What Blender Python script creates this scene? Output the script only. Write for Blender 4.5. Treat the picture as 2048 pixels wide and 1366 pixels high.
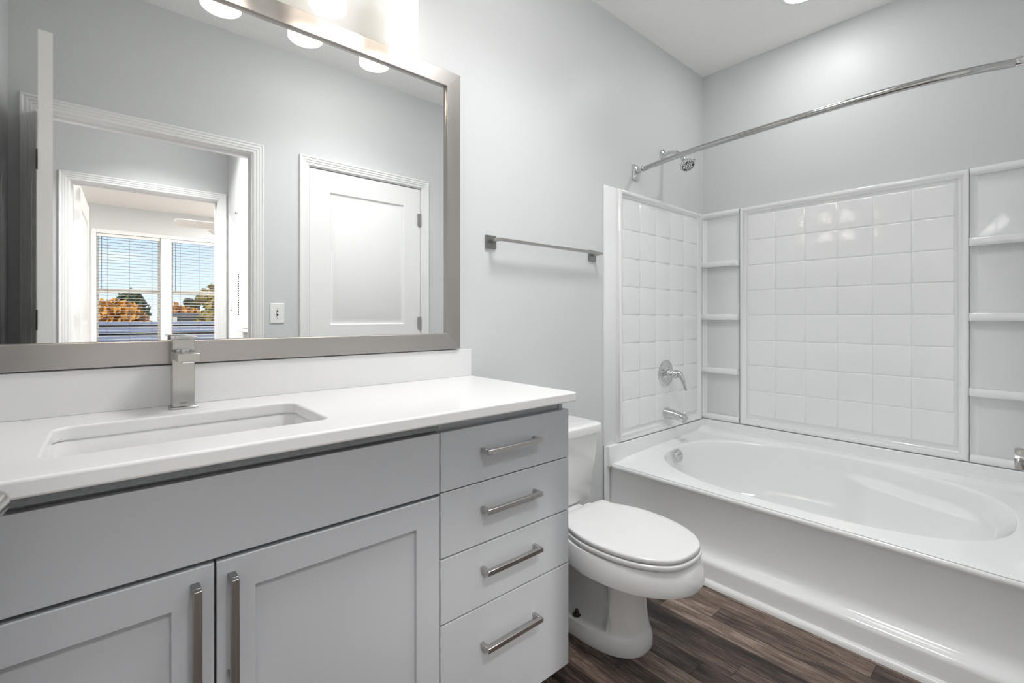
import bpy, bmesh, math, random
from mathutils import Vector, Matrix

for o in list(bpy.data.objects):
    bpy.data.objects.remove(o)
SC = bpy.context.scene
COL = SC.collection
R = math.radians
random.seed(7)

# ------------------------------------------------------------------ camera
H = 1.14                                  # eye height above the floor
cam = bpy.data.cameras.new('camera')
cam.sensor_width = 36.0
cam.lens = 934.0 / 2048.0 * 36.0
cam.shift_y = -(683 - 635.5) / 2048.0
cam.clip_start = 0.02
cam.clip_end = 400
camo = bpy.data.objects.new('camera', cam)
COL.objects.link(camo)
camo.location = (0, 0, H)
camo.rotation_euler = (R(90), 0, math.atan(1072 / 934) - R(90))
SC.camera = camo

# ------------------------------------------------------------------ world, sun, exposure
W = bpy.data.worlds.new('sky')
SC.world = W
W.use_nodes = True
nt = W.node_tree
nt.nodes.clear()
out = nt.nodes.new('ShaderNodeOutputWorld')
bg = nt.nodes.new('ShaderNodeBackground')
tc = nt.nodes.new('ShaderNodeTexCoord')
sep = nt.nodes.new('ShaderNodeSeparateXYZ')
rmp = nt.nodes.new('ShaderNodeValToRGB')
rmp.color_ramp.elements[0].position = 0.0
rmp.color_ramp.elements[0].color = (0.72, 0.83, 0.97, 1)
rmp.color_ramp.elements[1].position = 0.55
rmp.color_ramp.elements[1].color = (0.16, 0.36, 0.80, 1)
e = rmp.color_ramp.elements.new(0.2)
e.color = (0.46, 0.66, 0.95, 1)
mp = nt.nodes.new('ShaderNodeMapping')
mp.inputs['Scale'].default_value = (2.0, 2.0, 9.0)
nz = nt.nodes.new('ShaderNodeTexNoise')
nz.inputs['Scale'].default_value = 2.2
nz.inputs['Detail'].default_value = 7
nz.inputs['Roughness'].default_value = 0.6
cr = nt.nodes.new('ShaderNodeValToRGB')
cr.color_ramp.elements[0].position = 0.50
cr.color_ramp.elements[0].color = (0, 0, 0, 1)
cr.color_ramp.elements[1].position = 0.68
cr.color_ramp.elements[1].color = (1, 1, 1, 1)
mx = nt.nodes.new('ShaderNodeMixRGB')
mx.inputs[2].default_value = (0.93, 0.95, 1.0, 1)
nt.links.new(tc.outputs['Generated'], sep.inputs[0])
nt.links.new(sep.outputs['Z'], rmp.inputs[0])
nt.links.new(tc.outputs['Generated'], mp.inputs[0])
nt.links.new(mp.outputs[0], nz.inputs['Vector'])
nt.links.new(nz.outputs['Fac'], cr.inputs[0])
nt.links.new(cr.outputs[0], mx.inputs[0])
nt.links.new(rmp.outputs[0], mx.inputs[1])
nt.links.new(mx.outputs[0], bg.inputs[0])
bg.inputs[1].default_value = 0.92
nt.links.new(bg.outputs[0], out.inputs[0])

sun = bpy.data.lights.new('sun', 'SUN')
sun.energy = 2.4
sun.angle = R(0.6)
sun.color = (1.0, 0.93, 0.82)
suno = bpy.data.objects.new('sun', sun)
COL.objects.link(suno)
suno.rotation_euler = Vector((0.55, -0.75, -0.50)).to_track_quat('-Z', 'Y').to_euler()

LAMP_DISC = 50.0      # ceiling disc over the tub
LAMP_SHADE = 7.6      # glass shades of the vanity light
LAMP_BULB = 10.0
FILL_HALL = 15.0  # added hall fill, out of view
FILL_DOME = 6.6
FILL_BATH = 7.0      # unseen fill dome added to the bathroom ceiling
FILL_BED = 230.0  # added bedroom fill, split over two unseen lights

vs = SC.view_settings
vs.view_transform = 'Standard'
vs.look = 'None'
vs.gamma = 1.0
vs.use_curve_mapping = False
vs.exposure = 0.56
SC.cycles.max_bounces = 14
SC.cycles.diffuse_bounces = 8
SC.cycles.glossy_bounces = 8
SC.cycles.transparent_max_bounces = 12
SC.cycles.sample_clamp_indirect = 6.0


def area_lamp(name, loc, size, power, color=(1, 1, 1), parent=None, spread=180):
    l = bpy.data.lights.new(name, 'AREA')
    l.shape = 'DISK'
    l.size = size
    l.energy = power
    l.color = color
    l.spread = R(spread)
    o = bpy.data.objects.new(name, l)
    COL.objects.link(o)
    o.location = loc
    if parent is not None:
        o.parent = parent
        o.location = Vector(loc) - parent.location
    return o


# ------------------------------------------------------------------ materials
def mat(name, color, rough=0.5, metal=0.0, spec=0.5, coat=0.0, bump=0.0, bscale=200.0,
        stretch=(1, 1, 1), var=0.0, vscale=6.0, bdist=0.001, rvar=0.0):
    m = bpy.data.materials.new(name)
    m.use_nodes = True
    n = m.node_tree
    p = n.nodes['Principled BSDF']
    p.inputs['Base Color'].default_value = (*color, 1)
    p.inputs['Roughness'].default_value = rough
    p.inputs['Metallic'].default_value = metal
    p.inputs['Specular IOR Level'].default_value = spec
    p.inputs['Coat Weight'].default_value = coat
    p.inputs['Coat Roughness'].default_value = 0.06
    t = n.nodes.new('ShaderNodeTexCoord')
    mpn = n.nodes.new('ShaderNodeMapping')
    mpn.inputs['Scale'].default_value = stretch
    n.links.new(t.outputs['Object'], mpn.inputs[0])
    v = n.nodes.new('ShaderNodeTexNoise')
    v.inputs['Scale'].default_value = vscale
    v.inputs['Detail'].default_value = 4
    n.links.new(mpn.outputs[0], v.inputs['Vector'])
    mix = n.nodes.new('ShaderNodeMixRGB')
    k = 1 - max(var, 0.004)
    mix.inputs[1].default_value = (*color, 1)
    mix.inputs[2].default_value = (color[0] * k, color[1] * k, color[2] * k, 1)
    n.links.new(v.outputs['Fac'], mix.inputs[0])
    n.links.new(mix.outputs[0], p.inputs['Base Color'])
    if rvar:
        mr = n.nodes.new('ShaderNodeMapRange')
        mr.inputs['To Min'].default_value = rough - rvar
        mr.inputs['To Max'].default_value = rough + rvar
        n.links.new(v.outputs['Fac'], mr.inputs['Value'])
        n.links.new(mr.outputs[0], p.inputs['Roughness'])
    if bump:
        b = n.nodes.new('ShaderNodeTexNoise')
        b.inputs['Scale'].default_value = bscale
        b.inputs['Detail'].default_value = 3
        n.links.new(mpn.outputs[0], b.inputs['Vector'])
        bn = n.nodes.new('ShaderNodeBump')
        bn.inputs['Strength'].default_value = bump
        bn.inputs['Distance'].default_value = bdist
        n.links.new(b.outputs['Fac'], bn.inputs['Height'])
        n.links.new(bn.outputs[0], p.inputs['Normal'])
    return m


M = {}
M['wall'] = mat('wall_paint', (0.655, 0.668, 0.675), 0.38, spec=0.2, bump=0.12, bscale=140, var=0.01)
M['ceiling'] = mat('ceiling_texture', (0.93, 0.925, 0.91), 0.75, spec=0.25, bump=0.6, bscale=70, bdist=0.004)
M['trim'] = mat('trim_paint', (0.82, 0.82, 0.815), 0.3, spec=0.4, bump=0.03, bscale=60, stretch=(1, 1, 0.2))
M['door'] = mat('door_paint', (0.84, 0.84, 0.83), 0.35, spec=0.4, bump=0.05, bscale=220, stretch=(1, 1, 0.08))
M['acrylic'] = mat('acrylic', (0.845, 0.855, 0.86), 0.10, spec=0.5, coat=0.9, bump=0.04, bscale=9, bdist=0.004)
M['tub'] = mat('tub_acrylic', (0.87, 0.88, 0.885), 0.10, spec=0.5, coat=0.3, bump=0.02, bscale=8, bdist=0.004)
M['porcelain'] = mat('porcelain', (0.79, 0.79, 0.79), 0.07, spec=0.55, coat=0.5)
M['seat'] = mat('seat_plastic', (0.76, 0.76, 0.76), 0.16, spec=0.5)
M['quartz'] = mat('white_quartz', (0.80, 0.80, 0.805), 0.16, spec=0.5, var=0.02, vscale=60)
M['cab'] = mat('grey_cabinet_paint', (0.425, 0.44, 0.462), 0.40, spec=0.4, bump=0.05, bscale=300, stretch=(1, 1, 0.15))
M['cabin'] = mat('cabinet_inside', (0.20, 0.20, 0.205), 0.6, spec=0.3)
M['dark'] = mat('dark_gap', (0.02, 0.02, 0.02), 0.7, spec=0.2)
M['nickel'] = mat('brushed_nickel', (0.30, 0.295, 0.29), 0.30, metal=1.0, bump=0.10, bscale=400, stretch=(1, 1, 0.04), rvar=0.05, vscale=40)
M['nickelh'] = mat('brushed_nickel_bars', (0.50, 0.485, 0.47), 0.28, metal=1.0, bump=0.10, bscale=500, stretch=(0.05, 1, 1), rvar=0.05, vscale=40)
M['faucet'] = mat('satin_nickel', (0.47, 0.465, 0.445), 0.22, metal=1.0, bump=0.06, bscale=500, stretch=(1, 1, 0.05))
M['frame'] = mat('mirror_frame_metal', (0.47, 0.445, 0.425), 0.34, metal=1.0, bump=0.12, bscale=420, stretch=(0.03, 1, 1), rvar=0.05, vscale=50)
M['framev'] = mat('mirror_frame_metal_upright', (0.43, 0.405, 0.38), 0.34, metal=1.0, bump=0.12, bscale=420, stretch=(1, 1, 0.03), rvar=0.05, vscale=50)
M['chrome'] = mat('chrome', (0.66, 0.66, 0.665), 0.05, metal=1.0)
M['rod'] = mat('polished_rod', (0.46, 0.455, 0.45), 0.09, metal=1.0)
M['steel'] = mat('hinge_steel', (0.45, 0.44, 0.43), 0.35, metal=1.0)
M['mirror'] = mat('mirror_glass', (0.93, 0.94, 0.935), 0.0, metal=1.0)
M['plate'] = mat('white_plastic', (0.86, 0.86, 0.85), 0.25, spec=0.5)
M['blind'] = mat('blind_slat', (0.50, 0.47, 0.41), 0.4, spec=0.4)
M['cord'] = mat('blind_cord', (0.12, 0.12, 0.12), 0.8)
M['rubber'] = mat('nozzle_rubber', (0.03, 0.03, 0.035), 0.5)
M['bolt'] = mat('aged_bolt', (0.12, 0.10, 0.08), 0.5, metal=0.6, var=0.4, vscale=90)
M['bark'] = mat('bark', (0.10, 0.07, 0.05), 0.9, bump=0.4, bscale=20, bdist=0.02)
M['bfan'] = mat('fan_blade', (0.82, 0.81, 0.79), 0.4)


def mat_build_strip():
    m = mat('speckled_particle_board', (0.30, 0.32, 0.335), 0.7, bump=0.8, bscale=160, stretch=(0.5, 1, 1), var=0.5, vscale=220, bdist=0.002)
    return m


M['strip'] = mat_build_strip()


def mat_glass_pane():
    m = bpy.data.materials.new('window_glass')
    m.use_nodes = True
    n = m.node_tree
    n.nodes.clear()
    o = n.nodes.new('ShaderNodeOutputMaterial')
    tr = n.nodes.new('ShaderNodeBsdfTransparent')
    gl = n.nodes.new('ShaderNodeBsdfGlossy')
    gl.inputs['Roughness'].default_value = 0.02
    fr = n.nodes.new('ShaderNodeFresnel')
    fr.inputs[0].default_value = 1.35
    mi = n.nodes.new('ShaderNodeMixShader')
    n.links.new(fr.outputs[0], mi.inputs[0])
    n.links.new(tr.outputs[0], mi.inputs[1])
    n.links.new(gl.outputs[0], mi.inputs[2])
    n.links.new(mi.outputs[0], o.inputs[0])
    return m


M['pane'] = mat_glass_pane()


def mat_emit(name, color, strength, base=(0.9, 0.88, 0.85)):
    m = mat(name, base, 0.25, spec=0.5)
    p = m.node_tree.nodes['Principled BSDF']
    p.inputs['Emission Color'].default_value = (*color, 1)
    p.inputs['Emission Strength'].default_value = strength
    return m


M['shade'] = mat_emit('lit_frosted_glass', (1.0, 0.90, 0.78), LAMP_SHADE * 0.14)
M['shade_in'] = mat_emit('lit_frosted_glass_inside', (1.0, 0.88, 0.74), LAMP_SHADE * 0.22)
M['bulb'] = mat_emit('lit_bulb', (1.0, 0.965, 0.93), LAMP_BULB)
M['disc'] = mat_emit('lit_led_disc', (1.0, 1.0, 0.99), LAMP_DISC)
M['dome'] = mat_emit('fill_light_glow', (1.0, 0.99, 0.97), FILL_DOME)  # glow shared by the added, unseen fill lights


def mat_floor():
    m = bpy.data.materials.new('dark_vinyl_planks')
    m.use_nodes = True
    n = m.node_tree
    L = n.links.new
    p = n.nodes['Principled BSDF']

    def math_(op, a, b=None, c=None):
        q = n.nodes.new('ShaderNodeMath')
        q.operation = op
        for i, x in enumerate((a, b, c)):
            if x is None:
                continue
            if isinstance(x, (int, float)):
                q.inputs[i].default_value = x
            else:
                L(x, q.inputs[i])
        return q.outputs[0]
    g = n.nodes.new('ShaderNodeTexCoord')
    s = n.nodes.new('ShaderNodeSeparateXYZ')
    L(g.outputs['Object'], s.inputs[0])
    X, Y = s.outputs['X'], s.outputs['Y']
    pw, pl = 0.084, 0.92
    u = math_('DIVIDE', math_('ADD', X, 10.017), pw)
    ui = math_('FLOOR', u)
    uf = math_('FRACT', u)
    wn = n.nodes.new('ShaderNodeTexWhiteNoise')
    wn.noise_dimensions = '1D'
    L(ui, wn.inputs['W'])
    v = math_('ADD', math_('DIVIDE', math_('ADD', Y, 20.0), pl), math_('MULTIPLY', wn.outputs['Value'], 7.3))
    vi = math_('FLOOR', v)
    vf = math_('FRACT', v)
    cmb = n.nodes.new('ShaderNodeCombineXYZ')
    L(ui, cmb.inputs[0])
    L(vi, cmb.inputs[1])
    w2 = n.nodes.new('ShaderNodeTexWhiteNoise')
    w2.noise_dimensions = '2D'
    L(cmb.outputs[0], w2.inputs['Vector'])
    # grain coordinates: stretched along the plank, shifted per plank
    gc = n.nodes.new('ShaderNodeCombineXYZ')
    L(math_('MULTIPLY', X, 1.0), gc.inputs[0])
    L(math_('ADD', math_('MULTIPLY', Y, 0.045), math_('MULTIPLY', w2.outputs['Value'], 31.0)), gc.inputs[1])
    L(math_('MULTIPLY', w2.outputs['Value'], 17.0), gc.inputs[2])
    n1 = n.nodes.new('ShaderNodeTexNoise')
    n1.inputs['Scale'].default_value = 190
    n1.inputs['Detail'].default_value = 8
    n1.inputs['Roughness'].default_value = 0.72
    n1.inputs['Distortion'].default_value = 0.9
    L(gc.outputs[0], n1.inputs['Vector'])
    gc2 = n.nodes.new('ShaderNodeCombineXYZ')
    L(X, gc2.inputs[0])
    L(math_('ADD', math_('MULTIPLY', Y, 0.16), math_('MULTIPLY', w2.outputs['Value'], 11.0)), gc2.inputs[1])
    L(w2.outputs['Value'], gc2.inputs[2])
    n2 = n.nodes.new('ShaderNodeTexNoise')
    n2.inputs['Scale'].default_value = 17
    n2.inputs['Detail'].default_value = 6
    n2.inputs['Roughness'].default_value = 0.65
    n2.inputs['Distortion'].default_value = 0.8
    L(gc2.outputs[0], n2.inputs['Vector'])
    t = math_('ADD', math_('MULTIPLY', n1.outputs['Fac'], 0.56), math_('MULTIPLY', n2.outputs['Fac'], 0.48))
    t = math_('ADD', math_('MULTIPLY', math_('SUBTRACT', t, 0.52), 1.45), 0.55)
    t = math_('ADD', t, math_('MULTIPLY', math_('SUBTRACT', w2.outputs['Value'], 0.5), 0.24))
    ramp = n.nodes.new('ShaderNodeValToRGB')
    el = ramp.color_ramp.elements
    el[0].position = 0.34
    el[0].color = (0.012, 0.008, 0.0065, 1)
    el[1].position = 0.80
    el[1].color = (0.42, 0.34, 0.28, 1)
    for pos, c in ((0.45, (0.036, 0.024, 0.019, 1)), (0.54, (0.090, 0.062, 0.049, 1)), (0.63, (0.17, 0.122, 0.096, 1)), (0.71, (0.27, 0.205, 0.165, 1))):
        q = el.new(pos)
        q.color = c
    L(t, ramp.inputs[0])
    # seams
    e1 = math_('MINIMUM', uf, math_('SUBTRACT', 1.0, uf))
    e2 = math_('MULTIPLY', math_('MINIMUM', vf, math_('SUBTRACT', 1.0, vf)), pl / pw)
    ed = math_('MINIMUM', e1, e2)
    seam = n.nodes.new('ShaderNodeMapRange')
    seam.inputs['From Min'].default_value = 0.004
    seam.inputs['From Max'].default_value = 0.022
    L(ed, seam.inputs['Value'])
    mixc = n.nodes.new('ShaderNodeMixRGB')
    mixc.inputs[1].default_value = (0.012, 0.008, 0.006, 1)
    L(seam.outputs[0], mixc.inputs[0])
    L(ramp.outputs[0], mixc.inputs[2])
    L(mixc.outputs[0], p.inputs['Base Color'])
    p.inputs['Roughness'].default_value = 0.42
    p.inputs['Specular IOR Level'].default_value = 0.4
    b = n.nodes.new('ShaderNodeBump')
    b.inputs['Strength'].default_value = 0.35
    b.inputs['Distance'].default_value = 0.0015
    L(math_('ADD', n1.outputs['Fac'], math_('MULTIPLY', seam.outputs[0], 0.6)), b.inputs['Height'])
    L(b.outputs[0], p.inputs['Normal'])
    return m


M['floor'] = mat_floor()


def mat_leaf(name, c1, c2):
    m = mat(name, c1, 0.8)
    n = m.node_tree
    mix = [x for x in n.nodes if x.type == 'MIX_RGB'][0]
    mix.inputs[1].default_value = (*c1, 1)
    mix.inputs[2].default_value = (*c2, 1)
    v = [x for x in n.nodes if x.type == 'TEX_NOISE'][0]
    v.inputs['Scale'].default_value = 0.9
    return m


M['leaf_orange'] = mat_leaf('autumn_leaves', (0.80, 0.38, 0.06), (0.42, 0.18, 0.03))
M['leaf_green'] = mat_leaf('evergreen_leaves', (0.09, 0.13, 0.05), (0.03, 0.05, 0.025))
M['leaf_mix'] = mat_leaf('turning_leaves', (0.45, 0.28, 0.05), (0.12, 0.14, 0.04))
M['roof'] = mat('roof_membrane', (0.36, 0.365, 0.40), 0.8, var=0.3, vscale=1.5)
M['roofdark'] = mat('roof_edge', (0.10, 0.11, 0.14), 0.8)
M['ground'] = mat('ground', (0.16, 0.15, 0.12), 0.95, var=0.3, vscale=0.3)
M['siding'] = mat('dark_siding', (0.05, 0.055, 0.06), 0.7, var=0.2)
M['whitewall'] = mat('pale_siding', (0.72, 0.70, 0.66), 0.7)


# ------------------------------------------------------------------ mesh helpers
def finish(o, sharp=35):
    me = o.data
    for p in me.polygons:
        p.use_smooth = True
    me.set_sharp_from_angle(angle=R(sharp))


def obj(name, bm, m, parent=None, bevel=0.0, segs=2, sharp=35, subsurf=0):
    bmesh.ops.remove_doubles(bm, verts=bm.verts, dist=1e-6)
    bmesh.ops.recalc_face_normals(bm, faces=bm.faces)
    me = bpy.data.meshes.new(name)
    bm.to_mesh(me)
    bm.free()
    ms = m if isinstance(m, (list, tuple)) else [m]
    for x in ms:
        me.materials.append(x)
    o = bpy.data.objects.new(name, me)
    COL.objects.link(o)
    if parent is not None:
        o.parent = parent
        base = parent
        off = Vector((0, 0, 0))
        while base is not None:
            off += base.location
            base = base.parent
        o.location = -off                   # meshes are written in room coordinates
    if bevel:
        b = o.modifiers.new('bevel', 'BEVEL')
        b.width = bevel
        b.segments = segs
        b.limit_method = 'ANGLE'
        b.angle_limit = R(40)
        b.harden_normals = False
    if subsurf:
        s = o.modifiers.new('sub', 'SUBSURF')
        s.levels = subsurf
        s.render_levels = subsurf
    finish(o, sharp)
    return o


def tag(o, label=None, cat=None, group=None, kind=None):
    if label:
        o['label'] = label
    if cat:
        o['category'] = cat
    if group:
        o['group'] = group
    if kind:
        o['kind'] = kind
    return o


def thing(name, label, cat, loc=(0, 0, 0), group=None):
    o = bpy.data.objects.new(name, None)
    o.empty_display_size = 0.05
    COL.objects.link(o)
    o.location = loc
    return tag(o, label, cat, group)


def struct(name, bm, m, parent=None, **k):
    o = obj(name, bm, m, parent, **k)
    if parent is None:
        o['kind'] = 'structure'
    return o


def B():
    return bmesh.new()


def box(bm, x0, x1, y0, y1, z0, z1, mi=0):
    vs_ = [bm.verts.new((x, y, z)) for z in (z0, z1) for y in (y0, y1) for x in (x0, x1)]
    for f in ((0, 1, 3, 2), (4, 5, 7, 6), (0, 1, 5, 4), (2, 3, 7, 6), (0, 2, 6, 4), (1, 3, 7, 5)):
        fc = bm.faces.new([vs_[i] for i in f])
        fc.material_index = mi
    return vs_


def rings(bm, loops, closed=True, cap0=False, cap1=False, mi=0):
    """join a list of equally long vertex loops"""
    vv = [[bm.verts.new(p) for p in lp] for lp in loops]
    n = len(vv[0])
    for a, b in zip(vv, vv[1:]):
        for i in range(n if closed else n - 1):
            j = (i + 1) % n
            try:
                f = bm.faces.new((a[i], a[j], b[j], b[i]))
                f.material_index = mi
            except ValueError:
                pass
    for c, k in ((cap0, 0), (cap1, -1)):
        if c:
            f = bm.faces.new(vv[k])
            f.material_index = mi
    return vv


def cyl(bm, p0, p1, r0, r1=None, n=24, cap=True, mi=0):
    if r1 is None:
        r1 = r0
    p0, p1 = Vector(p0), Vector(p1)
    d = (p1 - p0).normalized()
    a = d.orthogonal().normalized()
    b = d.cross(a)
    lp = []
    for p, r in ((p0, r0), (p1, r1)):
        lp.append([p + a * (r * math.cos(2 * math.pi * i / n)) + b * (r * math.sin(2 * math.pi * i / n)) for i in range(n)])
    rings(bm, lp, True, cap, cap, mi)


def lathe(bm, origin, axis, prof, n=32, cap0=True, cap1=True, mi=0):
    """prof: list of (distance along axis, radius)"""
    o = Vector(origin)
    d = Vector(axis).normalized()
    a = d.orthogonal().normalized()
    b = d.cross(a)
    lp = [[o + d * h + a * (r * math.cos(2 * math.pi * i / n)) + b * (r * math.sin(2 * math.pi * i / n)) for i in range(n)] for h, r in prof]
    rings(bm, lp, True, cap0, cap1, mi)


def tube(bm, pts, rad, n=16, cap=True, squash=None, mi=0):
    pts = [Vector(p) for p in pts]
    rs = rad if isinstance(rad, (list, tuple)) else [rad] * len(pts)
    t0 = (pts[1] - pts[0]).normalized()
    a = t0.orthogonal().normalized()
    if abs(t0.z) < 0.9:
        a = Vector((0, 0, 1)) - t0 * t0.z
        a.normalize()
    lp = []
    for i, p in enumerate(pts):
        t = (pts[min(i + 1, len(pts) - 1)] - pts[max(i - 1, 0)]).normalized()
        a = (a - t * a.dot(t)).normalized()
        b = t.cross(a)
        sa, sb = (rs[i], rs[i]) if squash is None else (rs[i] * squash[0], rs[i] * squash[1])
        lp.append([p + a * (sa * math.cos(2 * math.pi * k / n)) + b * (sb * math.sin(2 * math.pi * k / n)) for k in range(n)])
    rings(bm, lp, True, cap, cap, mi)


def spline(pts, n=8, closed=False):
    pts = [Vector(p) for p in pts]
    o = []
    N = len(pts)
    rng = range(N) if closed else range(N - 1)
    for i in rng:
        if closed:
            p0, p1, p2, p3 = pts[(i - 1) % N], pts[i], pts[(i + 1) % N], pts[(i + 2) % N]
        else:
            p0, p1, p2, p3 = pts[max(i - 1, 0)], pts[i], pts[i + 1], pts[min(i + 2, N - 1)]
        for k in range(n):
            t = k / n
            o.append(0.5 * ((2 * p1) + (-p0 + p2) * t + (2 * p0 - 5 * p1 + 4 * p2 - p3) * t * t + (-p0 + 3 * p1 - 3 * p2 + p3) * t ** 3))
    if not closed:
        o.append(pts[-1])
    return o


def frame(bm, P, a0, a1, b0, b1, prof, closed=True, mi=0):
    """mitred moulding round a rectangle. P(a,b,h) -> point. prof = [(inset, height)].
    closed=False leaves the bottom side out (door casing)."""
    lp = []
    for d, h in prof:
        if closed:
            lp.append([P(a0 + d, b0 + d, h), P(a1 - d, b0 + d, h), P(a1 - d, b1 - d, h), P(a0 + d, b1 - d, h)])
        else:
            lp.append([P(a0 + d, b0, h), P(a0 + d, b1 - d, h), P(a1 - d, b1 - d, h), P(a1 - d, b0, h)])
    rings(bm, lp, closed, mi=mi)


def inplane(axis, pos, sgn):
    """plane maps: 'y' -> a=X,b=Z,h along sgn*Y ; 'x' -> a=Y,b=Z,h along sgn*X ; 'z' -> a=X,b=Y"""
    if axis == 'y':
        return lambda a, b, h: Vector((a, pos + sgn * h, b))
    if axis == 'x':
        return lambda a, b, h: Vector((pos + sgn * h, a, b))
    return lambda a, b, h: Vector((a, b, pos + sgn * h))


def smooth(x):
    x = max(0.0, min(1.0, x))
    return x * x * (3 - 2 * x)


# ------------------------------------------------------------------ the room
YB = 1.523      # vanity wall
YF = -0.015     # door wall (its bathroom face)
XL = -0.325     # left wall
XR = 3.03       # wall behind the tub
ZC = 2.755      # ceiling
YH = -1.424     # hall side of the bedroom wall
YB2 = -1.534
XH = 0.76       # right wall of the hall
YW = -5.85      # window wall
T = 0.11

bm = B(); box(bm, -2.2, 4.2, YW - 0.2, YB + T, -0.12, 0.0)
struct('floor', bm, M['floor'])
bm = B(); box(bm, XL - T, XR + T, YF - 0.055, YB + T, ZC, ZC + 0.1)
struct('ceiling', bm, M['ceiling'])
bm = B(); box(bm, -2.2, XR + T, (YH + YB2) / 2, YF - 0.055, ZC, ZC + 0.1)
struct('ceiling_hall', bm, M['ceiling'])
bm = B(); box(bm, -2.2, 4.2, YW - 0.2, (YH + YB2) / 2, ZC, ZC + 0.1)
struct('ceiling_bedroom', bm, M['ceiling'])
bm = B(); box(bm, XL - T, XR + T, YB, YB + T, 0, ZC)
struct('wall_back', bm, M['wall'])
bm = B(); box(bm, XR, XR + T, YF, YB, 0, ZC)
struct('wall_right', bm, M['wall'])
bm = B(); box(bm, XL - T, XL, YF, YB, 0, ZC)
struct('wall_left', bm, M['wall'])


def wall_y(name, y0, y1, x0, x1, openings):
    """wall facing +-Y with openings (xa, xb, za, zb)"""
    bm = B()
    xs = x0
    for xa, xb, za, zb in sorted(openings):
        box(bm, xs, xa, y0, y1, 0, ZC)
        if za > 0:
            box(bm, xa, xb, y0, y1, 0, za)
        box(bm, xa, xb, y0, y1, zb, ZC)
        xs = xb
    box(bm, xs, x1, y0, y1, 0, ZC)
    return struct(name, bm, M['wall'])


D1 = (-0.228, 0.641, 2.089)     # bathroom door opening
D2 = (0.962, 1.750, 2.086)      # closet door opening
D3 = (-0.180, 0.690, 2.089)     # bedroom door opening
wall_y('wall_front', YF - T, YF, -1.6, XR + T, [(D1[0] - 0.02, D1[1] + 0.02, 0, D1[2] + 0.02), (D2[0] - 0.02, D2[1] + 0.02, 0, D2[2] + 0.02)])
bm = B(); box(bm, XH, XH + T, YH, YF - T, 0, ZC)
struct('wall_hall_right', bm, M['wall'])
bm = B(); box(bm, -1.7, -1.6, YH, YF, 0, ZC)
struct('wall_hall_left', bm, M['wall'])
wall_y('wall_hall_far', YB2, YH, -2.0, 3.6, [(D3[0] - 0.02, D3[1] + 0.02, 0, D3[2] + 0.02)])
WZ0, WZ1 = H - 0.415, H + 1.208
WIN = [(-0.094, 0.635), (0.768, 1.497)]
wall_y('wall_bedroom_far', YW - 0.14, YW, -2.0, 3.7, [(WIN[0][0], WIN[1][1], WZ0, WZ1)])
bm = B(); box(bm, -2.1, -2.0, YW, YB2, 0, ZC)
struct('wall_bedroom_left', bm, M['wall'])
bm = B(); box(bm, 3.6, 3.7, YW, YB2, 0, ZC)
struct('wall_bedroom_right', bm, M['wall'])

CAS = [(0, 0), (0, 0.016), (0.003, 0.019), (0.009, 0.019), (0.013, 0.0155), (0.019, 0.0165), (0.024, 0.0165), (0.027, 0.013),
       (0.034, 0.0135), (0.037, 0.0135), (0.040, 0.010), (0.050, 0.0095), (0.054, 0.0075), (0.055, 0.006), (0.055, 0.0)]


def door_set(n, op, yface, ythick, sgn, jamb_only=False):
    """casing and jamb lining round an opening; the casing is on the face yface, standing out along sgn"""
    a0, a1, zt = op
    bm = B()
    frame(bm, inplane('y', yface, sgn), a0 - 0.061, a1 + 0.061, 0.0, zt + 0.061, CAS, closed=False)
    ya, yb = yface - sgn * ythick, yface
    y0, y1 = min(ya, yb), max(ya, yb)
    box(bm, a0 - 0.018, a0, y0, y1, 0, zt)
    box(bm, a1, a1 + 0.018, y0, y1, 0, zt)
    box(bm, a0 - 0.018, a1 + 0.018, y0, y1, zt, zt + 0.018)
    # stop bead
    ys = (yface - sgn * 0.040, yface - sgn * 0.052) if n != 3 else (yface - sgn * 0.058, yface - sgn * 0.070)
    s0, s1 = min(ys), max(ys)
    box(bm, a0, a0 + 0.011, s0, s1, 0, zt)
    box(bm, a1 - 0.011, a1, s0, s1, 0, zt)
    box(bm, a0 + 0.011, a1 - 0.011, s0, s1, zt - 0.011, zt)
    return struct('trim_%d' % n, bm, M['trim'])


door_set(1, D1, YF, T, 1)
door_set(2, D2, YF, T, 1)
door_set(3, D3, YH, T, 1)


def panel_recess(bm, P, a0, a1, b0, b1):
    """moulded raised panel: cove down, flat, slope up to field"""
    prof = [(0, 0), (0.006, 0.0), (0.012, -0.008), (0.018, -0.010), (0.026, -0.0095), (0.050, -0.002), (0.053, -0.001)]
    frame(bm, P, a0, a1, b0, b1, prof)
    d = 0.053
    h = -0.001
    q = [P(a0 + d, b0 + d, h), P(a1 - d, b0 + d, h), P(a1 - d, b1 - d, h), P(a0 + d, b1 - d, h)]
    bm.faces.new([bm.verts.new(v) for v in q])


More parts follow.
